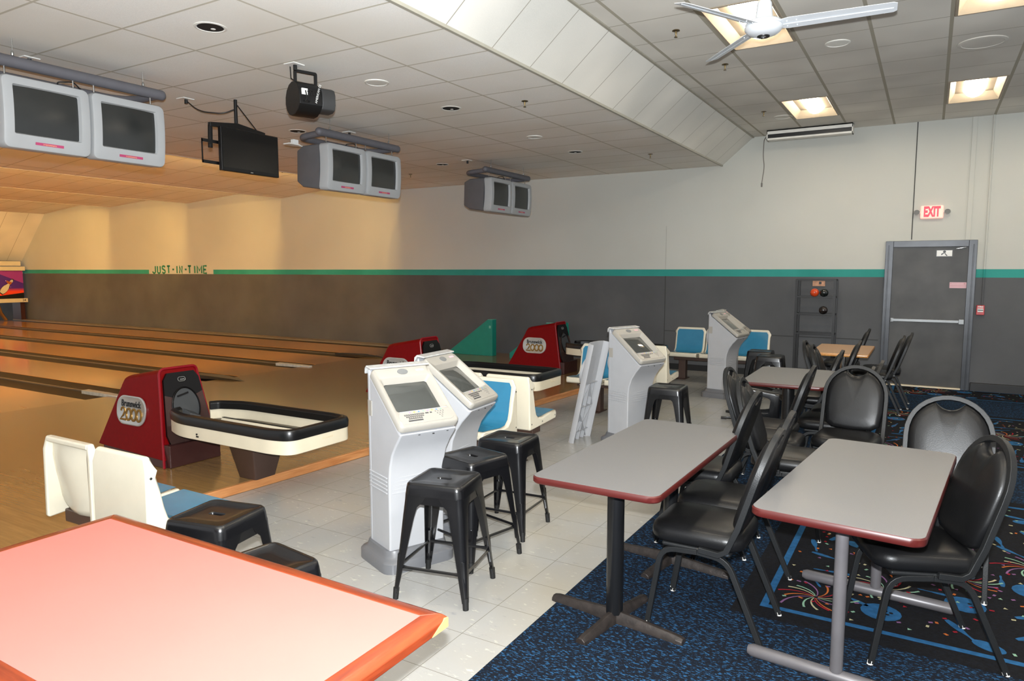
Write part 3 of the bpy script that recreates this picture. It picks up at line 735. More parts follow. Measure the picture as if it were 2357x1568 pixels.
edgebar((x0, y0), (x1, y0), 1, mat_pink_wood); edgebar((x1, y0), (x1, y1), 1, mat_pink_wood_y); edgebar((x1, y1), (x0, y1), 1, mat_pink_wood); edgebar((x0, y1), (x0, y0), 1, mat_pink_wood_y)
m = MB(); m.loft([[(x1+.0015, y1-.004, TZ-.012), (x1+.0015, y1-.004, TZ-.038), (x1+.0015, y1-.075, TZ-.038), (x1+.0015, y1-.045, TZ-.022), (x1+.0015, y1-.018, TZ-.010)],
                  [(x1-.004, y1-.004, TZ-.012), (x1-.004, y1-.004, TZ-.038), (x1-.004, y1-.075, TZ-.038), (x1-.004, y1-.045, TZ-.022), (x1-.004, y1-.018, TZ-.010)]]); m.build('chipped_corner', mat_bare_wood, t)
for xx in (-2.3, -1.45):
    m = MB(); m.cyl((xx, 1.05, .04), (xx, 1.05, TZ-.035), .04, n=20); m.build('post', mat_post_black, t)
    m = MB(); m.lathe([(0, 0), (.26, 0), (.26, .012), (.05, .04), (0, .04)], (xx, 1.05, 0), 24); m.build('base', mat_post_black, t)

# ------------------------------------------------------------------ scoring consoles
def make_console():
    t = empty('scoring_console', (0, 0, 0), 0, 'x', 'scoring console')
    W = .19
    A = Vector((.065, 1.135)); B = Vector((.425, .862)); d = (A-B).normalized(); n = Vector((-d.y, d.x))*-1
    n = Vector((.604, .797)) if n.y < 0 else n
    sl = 0.055; As = A-n*sl; Bs = B-n*sl
    prof = [(0, .10), (0, 1.11), (.018, 1.135), (As.x, As.y+.004), (Bs.x, Bs.y), (.415, .815), (.395, .79), (.345, .735), (.30, .672), (.272, .60), (.262, .53), (.26, .45), (.258, .10)]
    m = MB(); m.prism(prof, -W+.012, W-.012, 'y'); body = m.build('body', mat_white_plastic, t, bevel=.034, seg=5, sharp=30)
    m = MB()
    for z in (.44, .462, .484, .506, .528): m.sweep([(.015, -W+.010), (.235, -W+.010), (.258, -W+.035), (.263, 0), (.258, W-.035), (.235, W-.010), (.015, W-.010)], [(-.002, z), (.0035, z+.002), (.0035, z+.006), (-.002, z+.008)], closed=False)
    m.build('rib', mat_white_plastic, body)
    m = MB(); m.b2((.03, -W+.0105, .12), (.0335, -W+.0135, 1.10)); m.b2((.03, W-.0135, .12), (.0335, W-.0105, 1.10)); m.build('seam', mat_groove, body)
    # face frame: axis s up the slope, t across, h along the normal
    L = (A-B).length
    def P(s, tt, h): q = B+d*s+n*h; return (q.x, tt, q.y)
    def RR(w_, l_, r, s0, h): return [P(s0+b, a, h) for a, b in rr(w_, l_, r, 5)]
    m = MB()
    m.loft([RR(2*W-.006, L+.01, .028, L/2-.005, -.040), RR(2*W-.006, L+.01, .028, L/2-.005, -.008), RR(2*W-.02, L-.004, .024, L/2-.005, .0), RR(.328, .272, .016, .238, .0), RR(.318, .262, .015, .238, -.004), RR(.276, .236, .014, .230, -.036)], cap0=False, cap1=False)
    bz = m.build('bezel', mat_white_bezel, t, sharp=45)
    m = MB(); N = 10; g = [[None]*(N+1) for _ in range(N+1)]
    for i in range(N+1):
        for j in range(N+1):
            a = -1+2*i/N; b = -1+2*j/N; g[i][j] = m.v(P(.230+b*.122, a*.142, -.040+.018*(1-a*a*.8)*(1-b*b*.8)))
    for i in range(N):
        for j in range(N): m.f([g[i][j], g[i+1][j], g[i+1][j+1], g[i][j+1]])
    m.build('screen', mat_screen, t, sharp=80)
    m = MB(); m.loft([[P(.408+b*.5, a, h) for a, b in [(.034*math.cos(q*.3927), .044*math.sin(q*.3927)) for q in range(16)]] for h in (-.002, .003)]); m.build('speaker', mat_grill, bz)
    m = MB(); m.loft([RR(.055, .015, .006, .412, h) for h in (-.001, .0015)])
    m.bm.transform(Matrix.Translation((0, .115, 0))); m.build('sticker', mat_pinkst, bz)
    # keypad
    m = MB(); m.loft([RR(.335, .088, .036, .055, h) for h in (-.002, .003)]); kp = m.build('keypad', mat_white_bezel, t, bevel=.002)
    m = MB()
    def key(s, tt, a, b, mi=0):
        m.mi = mi; m.loft([[P(s+v, tt+u, h) for u, v in ((-a, -b), (a, -b), (a, b), (-a, b))] for h in (.002, .0042)])
    for row, (cnt, off) in enumerate(((10, 0), (9, .006), (7, .017))):
        for k in range(cnt): key(.072-row*.0135, -.128+off+k*.0125, .0048, .0046); key(.072-row*.0135, -.128+off+k*.0125, .0022, .002, 1)
    key(.072, .008, .010, .004); key(.072, .033, .006, .004); key(.0295, -.078, .045, .0045)
    for row, cnt in enumerate((4, 3, 2, 1)):
        for k in range(cnt):
            m.mi = 0; tc = .065+(k+row*.5)*.0165+.0; s_ = .077-row*.014
            m.loft([[P(s_+.0042*math.sin(q*.785), tc+.0042*math.cos(q*.785), h) for q in range(8)] for h in (.002, .004)])
            m.mi = 1; m.loft([[P(s_+.0028*math.sin(q*.785), tc+.0028*math.cos(q*.785), h) for q in range(8)] for h in (.0035, .0048)])
    for k in range(8):
        m.mi = 2+k % 4; tc = -.092+k*.028; m.loft([[P(.089+v, tc+u, h) for u, v in ((-.008, -.003), (.008, -.003), (0, .006))] for h in (.002, .0036)])
    m.build('keys', [mat_key, mat_white_bezel]+dots, kp, flat=True)
    m = MB(); m.tube([P(.1005, -.15, .001), P(.1005, .15, .001)], .0018, 5); m.build('keypad_line', mat_groove, kp)
    # worn cap along the top edge
    m = MB(); m.prism([(-.004, 1.10), (-.002, 1.135), (.018, 1.152), (.075, 1.142), (.075, 1.132), (.02, 1.138)], -W-.003, W+.003, 'y'); m.build('top_cap', mat_clear, t, bevel=.004)
    m = MB()
    for s_, z in ((-.06, .80), (.03, .795), (.12, .80)): m.box((.402, s_, z), (.007, .012, .002), (0, .8, 0))
    m.build('screw_slot', mat_rubber, body)
    m = MB(); m.b2((.012, -W+.008, .86), (.060, -W+.012, .95)); m.build('side_plate', mat_white_bezel, body)
    m = MB(); m.loft([[(.125+x, y, z) for x, y in rr(a, b, .07, 5)] for a, b, z in ((.40, .46, 0), (.40, .46, .055), (.385, .445, .065), (.36, .42, .070), (.34, .40, .085), (.31, .395, .115))]); m.build('plinth', mat_console_base, t)
    m = MB(); m.T = Matrix.Translation((-.02, -.02, .80)) @ Matrix.Rotation(R(90), 4, 'Y'); m.lathe([(0, -.03), (.10, -.03), (.125, -.02), (.13, 0), (.13, .015), (0, .02)], n=28); m.T = Matrix(); m.build('rear_drum', mat_white_plastic, t)
    return t
con = make_console(); GK = 'white scoring consoles with tube screens'
def place_con(o, bx_, by, a):   # back-left corner given
    a = R(a); o.location = (bx_+.178*-math.sin(a)*1.0, by+.178*math.cos(a), 0); o.rotation_euler = (0, 0, a)
consoles = [(-2.79, 3.06, -23, 'white scoring console nearest the camera, gray tube screen facing right'), (-2.86, 3.60, 5, 'white scoring console right behind the nearest one, turned further right'),
            (-2.66, 6.34, -20, 'white scoring console with a loose back panel leaning on it'), (-2.52, 9.42, -10, 'white scoring console farthest away, in front of the wall seats'), (-2.52, 9.76, 2, 'white scoring console mostly hidden behind the farthest one')]
for i, (x, y, a, lb) in enumerate(consoles):
    c = con if i == 0 else dup(con); place_con(c, x, y, a); c['label'] = lb; c['group'] = GK
# loose back panel leaning against the third console
t = empty('console_back_panel', (-3.12, 6.42, 0), R(-12), 'loose white ribbed back panel leaning against a scoring console', 'panel')
t.rotation_euler = (R(0), R(12), R(-2))
m = MB(); m.loft([[(x+.035, y, z) for x, y in [(-.035, -.17), (-.055, -.10), (-.06, 0), (-.055, .10), (-.035, .17), (0, .19), (.03, .19), (.03, .178), (0, .176), (-.03, .155), (-.045, .09), (-.048, 0), (-.045, -.09), (-.03, -.155), (0, -.176), (.03, -.178), (.03, -.19), (0, -.19)]] for z in (0, 1.02)])
sh = m.build('shell', mat_white_plastic, t, bevel=.002)
m = MB()
for a, b in (((-.15, .02), (.15, .36)), ((.15, .02), (-.15, .36)), ((0, .0), (0, .60)), ((-.15, .36), (.15, .36)), ((-.1, 0), (-.1, .6)), ((.1, 0), (.1, .6)), ((-.17, .60), (.17, .60)), ((-.15, .36), (.0, .60)), ((.15, .36), (0, .6)), ((-.16, .1), (.16, .1))):
    m.box((.01, (a[0]+b[0])/2, (a[1]+b[1])/2), (.035, .006, math.hypot(b[0]-a[0], b[1]-a[1])), (-math.atan2(b[0]-a[0], b[1]-a[1]), 0, 0))
m.build('rib', mat_white_plastic, sh)
m = MB(); m.T = Matrix.Translation((-.02, 0, .72)) @ Matrix.Rotation(R(90), 4, 'Y'); m.lathe([(0, -.03), (.10, -.03), (.15, -.02), (.155, 0), (.155, .01), (0, .01)], n=28); m.T = Matrix(); m.build('drum_cover', mat_white_plastic, t)
t.location = (-3.00, 6.35, .0)
# power cord at the foot of the third console
m = MB(); m.tube(rpath([(-2.30, 6.62, .02), (-2.22, 6.72, .012), (-2.16, 6.62, .012), (-2.22, 6.54, .012), (-2.30, 6.60, .03)], .05), .006, 6); tag(m.build('power_cord', mat_cord), 'small loop of black cord on the tiles behind the gray table', 'cord')

# ------------------------------------------------------------------ ball returns
def make_return():
    t = empty('ball_return', (0, 0, 0), 0, 'x', 'ball return')
    def hw(z): return .262-.085*(z/.80)
    # hood shell: cross-sections from back to front following the side profile
    m = MB()
    def sec(xb, zb, xt, zt, ins=0):
        # a slanted rectangular ring: bottom corners and rounded top corners
        r = .045; pts = []; hb = hw(zb); ht = hw(zt)
        pts.append((xb, -hb, zb)); 
        for j in range(5):
            q = R(180-90*j/4); pts.append((xt, -ht+r+r*math.cos(q), zt-r+r*math.sin(q)))
        for j in range(5):
            q = R(90-90*j/4); pts.append((xt, ht-r+r*math.cos(q), zt-r+r*math.sin(q)))
        pts.append((xb, hb, zb)); return pts
    m.loft([sec(-.985, .095, -.69, .655), sec(-.97, .09, -.655, .705), sec(-.93, .088, -.60, .725), sec(-.45, .075, -.42, .757), sec(-.02, .06, -.165, .805)])
    sh = m.build('hood', mat_hood_red, t, bevel=.008, sharp=30)
    # bright rim round the front
    f0 = [(x+.004, y, z) for x, y, z in sec(-.02, .0, -.165, .805)]
    m = MB(); m.tube(f0, .011, 8); m.build('rim', mat_hood_rim, sh)
    # badge on both sides
    for s_ in (-1, 1):
        def sp(x, z, o): return (x, s_*(hw(z)+o), z)
        xs = Vector((1, 0, 0)); zc = .43; xc = -.51; a_tilt = -4
        o_ = Vector((xc, s_*(hw(zc)+.001), zc)); up = Vector((0, -s_*.105, 1)).normalized(); rt = Vector((-s_, 0, 0)) if s_ > 0 else Vector((1, 0, 0))
        Mx = frame(o_, rt, up)
        m = MB(); m.T = Mx; m.loft([[(x, y, z) for x, y in rr(a, b, .11, 8)] for a, b, z in ((.42, .25, 0), (.42, .25, .008), (.402, .232, .011), (.388, .218, .008))]); bd = m.build('badge', mat_badge, sh, sharp=60)
        text('Brunswick', .078, mat_ink, bd, Mx @ Matrix.Translation((0, .055, .0095)), 'brand_lettering', off=.0018, xs=.86)
        m = MB(); m.T = Mx @ Matrix.Translation((0, -.034, .010)) @ Matrix.Scale(1.28, 4)
        for k in range(3): m.tube([(-.022+k*.058+.026*math.cos(R(q)), .038*math.sin(R(q)), 0) for q in range(0, 360, 18)], .0085, 6, closed=True, flat=.5, up=(0, 0, 1))
        m.tube([(-.108, .018, 0), (-.104, .034, 0), (-.088, .042, 0), (-.070, .034, 0), (-.066, .014, 0), (-.082, -.012, 0), (-.112, -.038, 0), (-.045, -.038, 0)], .0085, 6, flat=.5, up=(0, 0, 1))
        m.build('number_lettering', mat_gold, bd)
    # skirt
    m = MB(); m.loft([[(-.93, -.245, 0), (-.93, .245, 0), (-.02, .258, 0), (-.02, -.258, 0)], [(-.93, -.24, .10), (-.93, .24, .10), (-.03, .25, .085), (-.03, -.25, .085)]]); m.build('skirt', mat_skirt, t, bevel=.006)
    m = MB(); m.b2((-.06, -.24, 0), (.035, .24, .19)); m.build('front_skirt', mat_skirt, t, bevel=.008)
    # front face: black upper band, bronze below with an oval mouth
    A = Vector((.012, .02)); B = Vector((-.150, .79)); ax = (B-A).normalized(); nn = Vector((ax.y, -ax.x)); L = (B-A).length
    def F(y, s, h): q = A+ax*s+nn*h; return (q.x, y, q.y)
    def hwf(s): return hw(.8*s/L)-.022
    cy_, cs, ry, rs = 0, .46, .125, .165
    m = MB(); N = 32; oval = [(ry*math.sin(2*math.pi*k/N), cs+rs*math.cos(2*math.pi*k/N)) for k in range(N)]
    def outer(k):
        a = 2*math.pi*k/N; sn, cn = math.sin(a), math.cos(a); best = 9
        for q in (([(L-.025-cs)/cn] if cn > 1e-6 else [])+([(.17-cs)/cn] if cn < -1e-6 else [])): best = min(best, q)
        r = best
        for _ in range(3):
            s = cs+r*cn; lim = hwf(s)/abs(sn) if abs(sn) > 1e-6 else 9
            r = min(best, lim)
        return (r*sn, cs+r*cn)
    out = [outer(k) for k in range(N)]
    o1 = [m.v(F(y, s, .012)) for y, s in out]; i1 = [m.v(F(y, s, .012)) for y, s in oval]; i2 = [m.v(F(y, s, -.06)) for y, s in oval]; o0 = [m.v(F(y, s, -.01)) for y, s in out]
    for k in range(N):
        j = (k+1) % N; avg = (out[k][1]+out[j][1])/2
        m.mi = 0 if avg > .60 or (oval[k][1] > .60) else 1
        m.f([o1[k], o1[j], i1[j], i1[k]]); m.mi = 0; m.f([i1[k], i1[j], i2[j], i2[k]]); m.f([o0[k], o0[j], o1[j], o1[k]])
    ff = m.build('front_face', [mat_face_black, mat_face_bronze], t, sharp=50)
    m = MB(); m.tube([F(y, s, .014) for y, s in oval], .008, 6, closed=True); m.build('mouth_ring', mat_face_black, ff)
    m = MB(); m.loft([[F(y*.97, cs+(s-cs)*.97, h) for y, s in oval] for h in (.0130, .0145)]); md = m.build('mouth_door', mat_mouth_gray, t)
    m = MB(); m.T = Matrix(); m.loft([[F(-.07, .55, .015), F(.03, .57, .015), F(.03, .585, .015), F(-.07, .565, .015)], [F(-.07, .55, .03), F(.03, .57, .03), F(.03, .585, .03), F(-.07, .565, .03)]]); m.build('hinge_bar', mat_face_black, md)
    m = MB(); m.loft([[F(-.05, .40, .015), F(.05, .35, .015), F(.07, .40, .015), F(-.03, .45, .015)], [F(-.03, .38, .09), F(.06, .335, .09), F(.07, .36, .09), F(-.02, .40, .09)]]); m.build('ball_guard', mat_mouth_gray, md, bevel=.004)
    m = MB(); m.tube([F(y, .70+s, .0125) for y, s in rr(.068, .036, .017, 4)], .0018, 5, closed=True)
    for k in range(3): m.tube([F(-.008+k*.013+.005*math.cos(R(q)), .697+.005*math.sin(R(q)), .0125) for q in range(0, 360, 45)], .0013, 4, closed=True)
    m.build('face_emblem', mat_badge, ff)
    # rack: plan outline
    half = rpath([(.02, .155, 0), (.06, .24, 0), (.30, .335, 0), (1.36, .345, 0), (1.53, .30, 0), (1.53, 0, 0)], .13, 6)
    half = [(p.x, p.y) for p in half[:-1]]
    outl = [(x, -y) for x, y in half]+[(x, y) for x, y in reversed(half)]
    m = MB(); m.sweep(outl, [(0, .325), (0, .445), (-.028, .452), (-.034, .36), (-.02, .325)], closed=False); m.build('rack_wall', mat_cream2, t, bevel=.006, sharp=30)
    m = MB(); m.sweep(outl, [(.005, .428), (.008, .476), (-.002, .502), (-.036, .508), (-.056, .490), (-.056, .436)], closed=False); m.build('bumper', mat_bumper, t, bevel=.004, sharp=30)
    m = MB(); m.poly([(x*1.0-(0.02 if x > 1.2 else 0), y*.93, .352) for x, y in outl]); m.poly([(x-(0.02 if x > 1.2 else 0), y*.93, .33) for x, y in outl]); m.build('tray', mat_tray, t, flat=True)
    for y in (-.14, .14):
        m = MB(); m.prism([(y-.03, .352), (y-.02, .385), (y+.02, .385), (y+.03, .352)], .22, 1.42, 'x'); r_ = m.build('ball_rail', mat_cream2, t, bevel=.006)
        m = MB(); m.b2((.22, y-.012, .385), (1.42, y+.012, .389)); m.build('rail_strip', mat_bumper, r_)
    m = MB(); m.b2((1.17, -.02, .33), (1.3, .02, .35)); m.ball((1.25, 0, .325), .09, 16, 1, 1, .35); m.build('hand_dryer', mat_rubber, t)
    m = MB(); m.loft([[(x, y, z) for x, y in rr(a, b, .02, 2)] for a, b, z in ((.20, .20, 0), (.32, .34, .33))]); m.bm.transform(Matrix.Translation((.80, 0, 0))); m.build('leg', mat_leg_brown, t, bevel=.004)
    m = MB(); m.cyl((.55, -.351, .375), (.55, -.344, .375), .007, n=10); m.b2((.542, -.349, .352), (.566, -.343, .362)); m.build('latch', mat_rubber, t)
    text('Brunswick', .026, M('emboss_cream', (214, 200, 170), .4), t, frame((1.532, .05, .395), (0, 1, 0), (0, 0, 1)), 'embossed_lettering', ex=.0006)
    return t
ret = make_return(); GR = 'ball returns on the approach'
for i, (y, lb) in enumerate(((3.68, 'ball return with red hood and cream rack, nearest the camera'), (6.90, 'ball return with red hood partly behind the nearest consoles'), (10.05, 'ball return with red hood farthest away, by the wall'))):
    r_ = ret if i == 0 else dup(ret); r_.location = (edge_x(y)-.89, y, ZA); r_['label'] = lb; r_['group'] = GR

# ------------------------------------------------------------------ bowler seats
def seat_part(t, y, open_back=False):
    W = .235
    def rnd(m, a=.026, b=.025, zt=.78):
        for v in m.bm.verts:
            q = v.co.y-y; s_ = 1 if q > 0 else -1
            if v.co.z > zt: v.co.y -= s_*min(a, abs(q)); v.co.z += .004
            if v.co.x > .44: v.co.y -= s_*min(b, abs(q))
    front = [(-.012, .765), (-.004, .735), (.002, .70), (.022, .62), (.038, .54), (.058, .475), (.10, .437), (.17, .428), (.30, .440), (.43, .447)]
    if not open_back:
        prof = [(-.045, .80), (-.012, .80)]+front[1:]+[(.455, .435), (.455, .385), (.43, .378), (.02, .35), (-.05, .345), (-.058, .36), (-.052, .73)]
        m = MB(); m.prism(prof, y-W, y+W, 'y'); rnd(m); o = m.build('seat', mat_cream, t, bevel=.026, seg=4, sharp=30)
    else:
        m = MB(); prof = [(-.045, .80), (-.012, .80)]+front[1:]+[(.455, .435), (.455, .385), (.43, .378), (.12, .36), (-.05, .345), (-.058, .36), (-.052, .73)]
        for a, b in ((y-W, y-W+.028), (y+W-.028, y+W)): m.prism(prof, a, b, 'y')
        rnd(m)
        m.b2((-.05, y-W+.035, .772), (-.008, y+W-.035, .803)); m.b2((.10, y-W+.01, .375), (.44, y+W-.01, .43))
        o = m.build('seat', mat_cream, t, bevel=.012, seg=3, sharp=30)
        bk = [(-.018, .80), (-.012, .70), (.005, .60), (.020, .52), (.030, .46), (.05, .425), (.10, .40), (.2, .395)]
        m = MB(); L_ = []
        for j in range(9):
            yy = -W+.02+(2*W-.04)*j/8; bl = .055*math.cos(yy/(W)*math.pi/2)
            L_.append([(x-bl*(1 if z < .78 else .2)*(.9 if z < .62 else .6), y+yy, z-bl*.8*(1 if z < .5 else 0)) for x, z in bk])
        m.loft(L_, False, False, closed=False)
        m.build('bucket_shell', mat_cream, o, sharp=80)
    m = MB(); L_ = []
    n = len(front)
    for j in range(9):
        yy = (-1+2*j/8)*(W-.028); L_.append([(x+.0045-.0*j, y+yy, z+.0045) for x, z in front[0:]])
    m.loft(L_, False, False, closed=False); rnd(m, .022, 0, .755); m.build('blue_pad', mat_blue_seat, o, sharp=80)
    m = MB()
    for s_ in (-1, 1):
        for x, z in ((-.03, .70), (-.03, .40), (.16, .395), (.40, .41)): m.cyl((x, y+s_*(W-.002), z), (x, y+s_*(W+.002), z), .007, n=8)
    m.build('screw', mat_bolt, o)
    return o
def bench(name_lab, x, y, ang, n, opens=(), feet=None, z=0, h=0.345):
    t = empty('bowler_bench', (x, y, z), R(ang), name_lab, 'bench', 'cream and blue bowler benches')
    for k in range(n): seat_part(t, (k-(n-1)/2)*.482, k in opens)
    hw_ = n*.482/2
    m = MB(); m.b2((.03, -hw_+.03, .30), (.17, hw_-.03, .372)); m.build('beam', mat_leg_brown, t, bevel=.006)
    for f in (feet or [-(hw_-.24), (hw_-.24)]):
        m = MB(); m.b2((.05, f-.055, 0), (.16, f+.055, .32)); m.b2((-.02, f-.07, 0), (.24, f+.07, .012)); m.build('pedestal', mat_leg_brown, t, bevel=.004)
    return t
# facing +y is 90 degrees: local x -> +y, local y -> -x
bench('cream two-seat bench seen from behind, left foreground by the salmon table', -3.655, 1.99, 90, 2, opens=(1,), feet=[0])
bench('blue and cream bench facing the camera, right behind the two nearest consoles', -3.37, 4.93, -90, 2, feet=[.25, -.05])
bench('cream bench facing away, back to back behind the nearest consoles', -3.31, 5.15, 90, 2, feet=[-.22, .2])
bench('blue and cream bench facing the camera behind the console with the loose panel', -3.18, 7.86, -90, 2, feet=[.2, -.2])
bench('cream bench facing away, back to back beyond the console with the loose panel', -3.10, 8.10, 90, 2, feet=[-.2, .2])
bench('long blue and cream bench against the dark wall behind the farthest console', -2.72, 10.95, -90, 3, feet=[-.56, .12])

# ------------------------------------------------------------------ overhead score monitors
def make_monitors():
    t = empty('overhead_monitors', (0, 0, 0), 0, 'x', 'monitors')
    W, H = .62, .52
    def bend(p): x, y, z = p; return (x-.30*(z*z)+.02, y, z)
    for s_ in (-1, 1):
        yc = s_*.318; m = MB(); k = 5
        def lp(w_, h_, r, x, dz=0): return [bend((x, yc+a, b+dz)) for a, b in rr(w_, h_, r, k)]
        def dense(w_, h_, r, x, dz=0):
            out = []; base = rr(w_, h_, r, k); n = len(base)
            for i in range(n):
                a = base[i]; b = base[(i+1) % n]; out.append(a)
                if math.dist(a, b) > .1:
                    for j in range(1, 7): out.append((a[0]+(b[0]-a[0])*j/7, a[1]+(b[1]-a[1])*j/7))
            return [bend((x, yc+a, b+dz)) for a, b in out]
        m.loft([dense(W-.005, H-.005, .045, -.13), dense(W, H, .045, -.02), dense(W-.012, H-.012, .042, -.004), dense(W-.04, H-.04, .034, 0), dense(.475, .355, .012, -.002, .022), dense(.455, .335, .010, -.028, .022)], cap0=False, cap1=False)
        mo = m.build('monitor', mat_monitor_shell, t, sharp=45)
        m = MB(); N = 10; g = [[m.v(bend((-.030+.012*(1-(i/5-1)**2), yc+(i/5-1)*.23, .022+(j/5-1)*.17))) for j in range(N+1)] for i in range(N+1)]
        for i in range(N):
            for j in range(N): m.f([g[i][j], g[i+1][j], g[i+1][j+1], g[i][j+1]])
        m.build('screen', mat_screen_dark, mo, sharp=80)
        m = MB(); m.loft([[bend((x, yc+a, -.208+b)) for a, b in rr(.20, .020, .002, 2)] for x in (.0005, .003)]); st = m.build('name_strip', mat_magenta, mo)
        text('Frameworx', .020, mat_label_text, st, frame((.0035-.30*.208**2+.02, yc, -.208), (0, 1, 0), (-.1, 0, 1)), 'strip_lettering', ex=.0004)
        # housing behind
        m = MB(); m.loft([[(x, yc+a, b+dz) for a, b in rr(w_, h_, .02, 3)] for x, w_, h_, dz in ((-.13, W-.012, H-.02, 0), (-.40, W-.03, H-.06, .01), (-.52, W-.10, H-.16, .02))]); m.build('housing', mat_monitor_gray, mo)
    # padded rail loop above and its hooks and cables
    zr = .37
    m = MB(); loop = rpath([(-.10, -.655, zr), (-.10, .655, zr)], .0); 
    m.tube([(-.09, -.66, zr), (-.09, .66, zr)], .044, 16); m.ball((-.09, -.66, zr), .044, 16); m.ball((-.09, .66, zr), .044, 16); rl = m.build('front_rail', mat_rail_gray, t)
    m = MB(); m.tube(rpath([(-.10, -.62, zr-.01), (-.40, -.60, zr-.03), (-.52, -.50, zr-.03), (-.52, .50, zr-.03), (-.40, .60, zr-.03), (-.10, .62, zr-.01)], .12), .036, 12); m.build('rear_rail', mat_rail_gray, t)
    for y in (-.56, -.08, .08, .56):
        m = MB(); m.tube([(-.09, y, zr-.03), (-.085, y, .22)], .006, 6); m.ball((-.086, y, .265), .012, 8); m.build('hook', mat_bolt, t)
    for y in (-.50, .50):
        m = MB(); m.tube([(-.09, y, zr+.03), (-.09, y, .535)], .003, 6); m.ball((-.09, y, zr+.06), .011, 8, sz=1.8); m.build('hanging_cable', mat_cable, t)
    m = MB(); m.tube(rpath([(-.2, -.1, .25), (-.18, -.16, .31), (-.14, -.05, .33), (-.16, .04, .27), (-.2, .1, .25)], .03), .005, 6); m.build('cord', mat_cord, t)
    return t
mon = make_monitors(); GM = 'hanging pairs of score monitors'
for i, (y, lb) in enumerate(((3.235, 'hanging pair of score monitors nearest, at the upper left'), (6.42, 'hanging pair of score monitors in the middle, above the red lettering-free wall'), (9.80, 'hanging pair of score monitors farthest away, smallest in view'))):
    o = mon if i == 0 else dup(mon); o.location = (-5.80, y, 2.85); o.rotation_euler = (0, R(2), 0); o['group'] = GM
    o['label'] = ['hanging pair of gray score monitors nearest, at the upper left edge', 'hanging pair of gray score monitors in the middle, right of the black flat screen', 'hanging pair of gray score monitors farthest away, smallest in view'][i]

# flat screen on a ceiling pole
t = empty('flat_screen', (-6.0, 4.9, 2.88), 0, 'black flat screen hanging from a ceiling pole between the monitors', 'television')
m = MB(); m.box((.0, .02, 0), (.045, .70, .42)); m.build('case', mat_tv_case, t, bevel=.006)
m = MB(); m.box((.0235, .02, .012), (.002, .67, .375)); m.build('screen', mat_tv_screen, t)
m = MB(); m.box((.024, .02, -.197), (.003, .03, .008)); m.build('logo', mat_bolt, t)
m = MB(); m.tube([(-.05, -.09, .51), (-.05, -.09, .26)], .017, 12); m.build('pole', mat_tv_case, t)
m = MB(); m.tube([(-.05, -.40, .22), (-.05, -.09, .25), (-.05, .25, .22)], [.02, .028, .02], 4, sq=True); m.tube([(-.05, -.39, .22), (-.06, -.39, 0)], .016, sq=True); m.tube([(-.05, .24, .22), (-.06, .24, 0)], .016, sq=True)
m.build('bracket', mat_tv_case, t, bevel=.003)
m = MB()
for z in (.06, -.14): m.box((-.04, -.2, z), (.006, .60, .03))
m.box((-.04, -.495, -.04), (.006, .012, .22)); m.box((-.04, -.14, -.04), (.006, .03, .22)); m.build('wall_plate', mat_tv_case, t)
m = MB(); m.tube([(-.05, -.07, .46), (-.03, .17, .22)], .006, 6); m.tube(rpath([(-.05, -.09, .42), (-.1, -.2, .36), (-.3, -.33, .38), (-.44, -.37, .50)], .1), .006, 6); m.build('cord', mat_cord, t)
# stage light hanging from the ceiling
t = empty('stage_light', (-4.62, 4.40, 3.39), R(-20), 'black stage effect light hanging from the ceiling tiles', 'stage light')
m = MB()
m.tube(rpath([(0, -.10, -.17), (0, -.10, -.03), (0, .08, -.03), (0, .08, -.17)], .01), .011, sq=True, up=(1, 0, 0)); m.build('yoke', mat_black_paint, t)
m = MB(); m.loft([[(x-.0, y, z-.26) for x, z in [(math.cos(R(a))*.15*(1.15 if -100 < a < -20 else 1), math.sin(R(a))*.14) for a in range(-170, 180, 24)]] for y in (-.13, .07)]); m.build('body', mat_black_paint, t, bevel=.006)
m = MB(); m.loft([[(x+.05, y, z-.26) for x, z in rr(.2, .2, .06, 2)] for y in (.07, .19)]); m.build('drum', M('stage_charcoal', (52, 52, 52), .5), t, bevel=.008)
m = MB(); m.tube([(.17+.03*math.cos(q*.7), -.06+.035*math.cos(q*.5), -.26+.05*math.sin(q*.7)) for q in range(20)], .005, 6); m.tube([(.0, -.14, 0), (.01, -.14, -.10), (.12, -.08, -.2)], .005, 6); m.build('cord', mat_cord, t)
text('AMERICAN DJ', .026, mat_outlet, t, frame((.155, .03, -.23), (0, .25, 1), (0, -1, .25)), 'lettering', ex=.0008)
m = MB(); m.b2((.14, -.11, -.25), (.155, -.06, -.20)); m.build('rating_label', mat_outlet, t)
# ceiling outlets
def outlet(x, y, z, lb):
    m = MB(); m.b2((x-.06, y-.06, z-.008), (x+.06, y+.06, z)); o = m.build('ceiling_outlet', mat_outlet, bevel=.003); tag(o, lb, 'outlet', 'square outlets in the low ceiling')
    m = MB(); m.cyl((x+.01, y, z-.05), (x+.01, y, z-.008), .016, n=8); m.build('plug', mat_cord, o)
outlet(-4.60, 4.25, 3.39, 'square ceiling outlet feeding the stage light'); outlet(-6.44, 4.53, 3.39, 'square ceiling outlet with the cord to the flat screen')
outlet(-6.30, 3.05, 3.39, 'square ceiling outlet above the nearest monitors'); outlet(-6.25, 6.62, 3.39, 'square ceiling outlet above the middle monitors'); outlet(-6.25, 9.2, 3.39, 'square ceiling outlet above the farthest monitors')
m = MB(); m.box((-6.22, 5.68, 3.10), (.10, .16, .012)); m.box((-6.21, 5.71, 3.13), (.05, .07, .05)); m.box((-6.22, 5.80, 3.10), (.03, .12, .01))
o = m.build('wireless_box', mat_outlet, bevel=.003); tag(o, 'small white box on a plate at the left of the middle monitors', 'electric box')
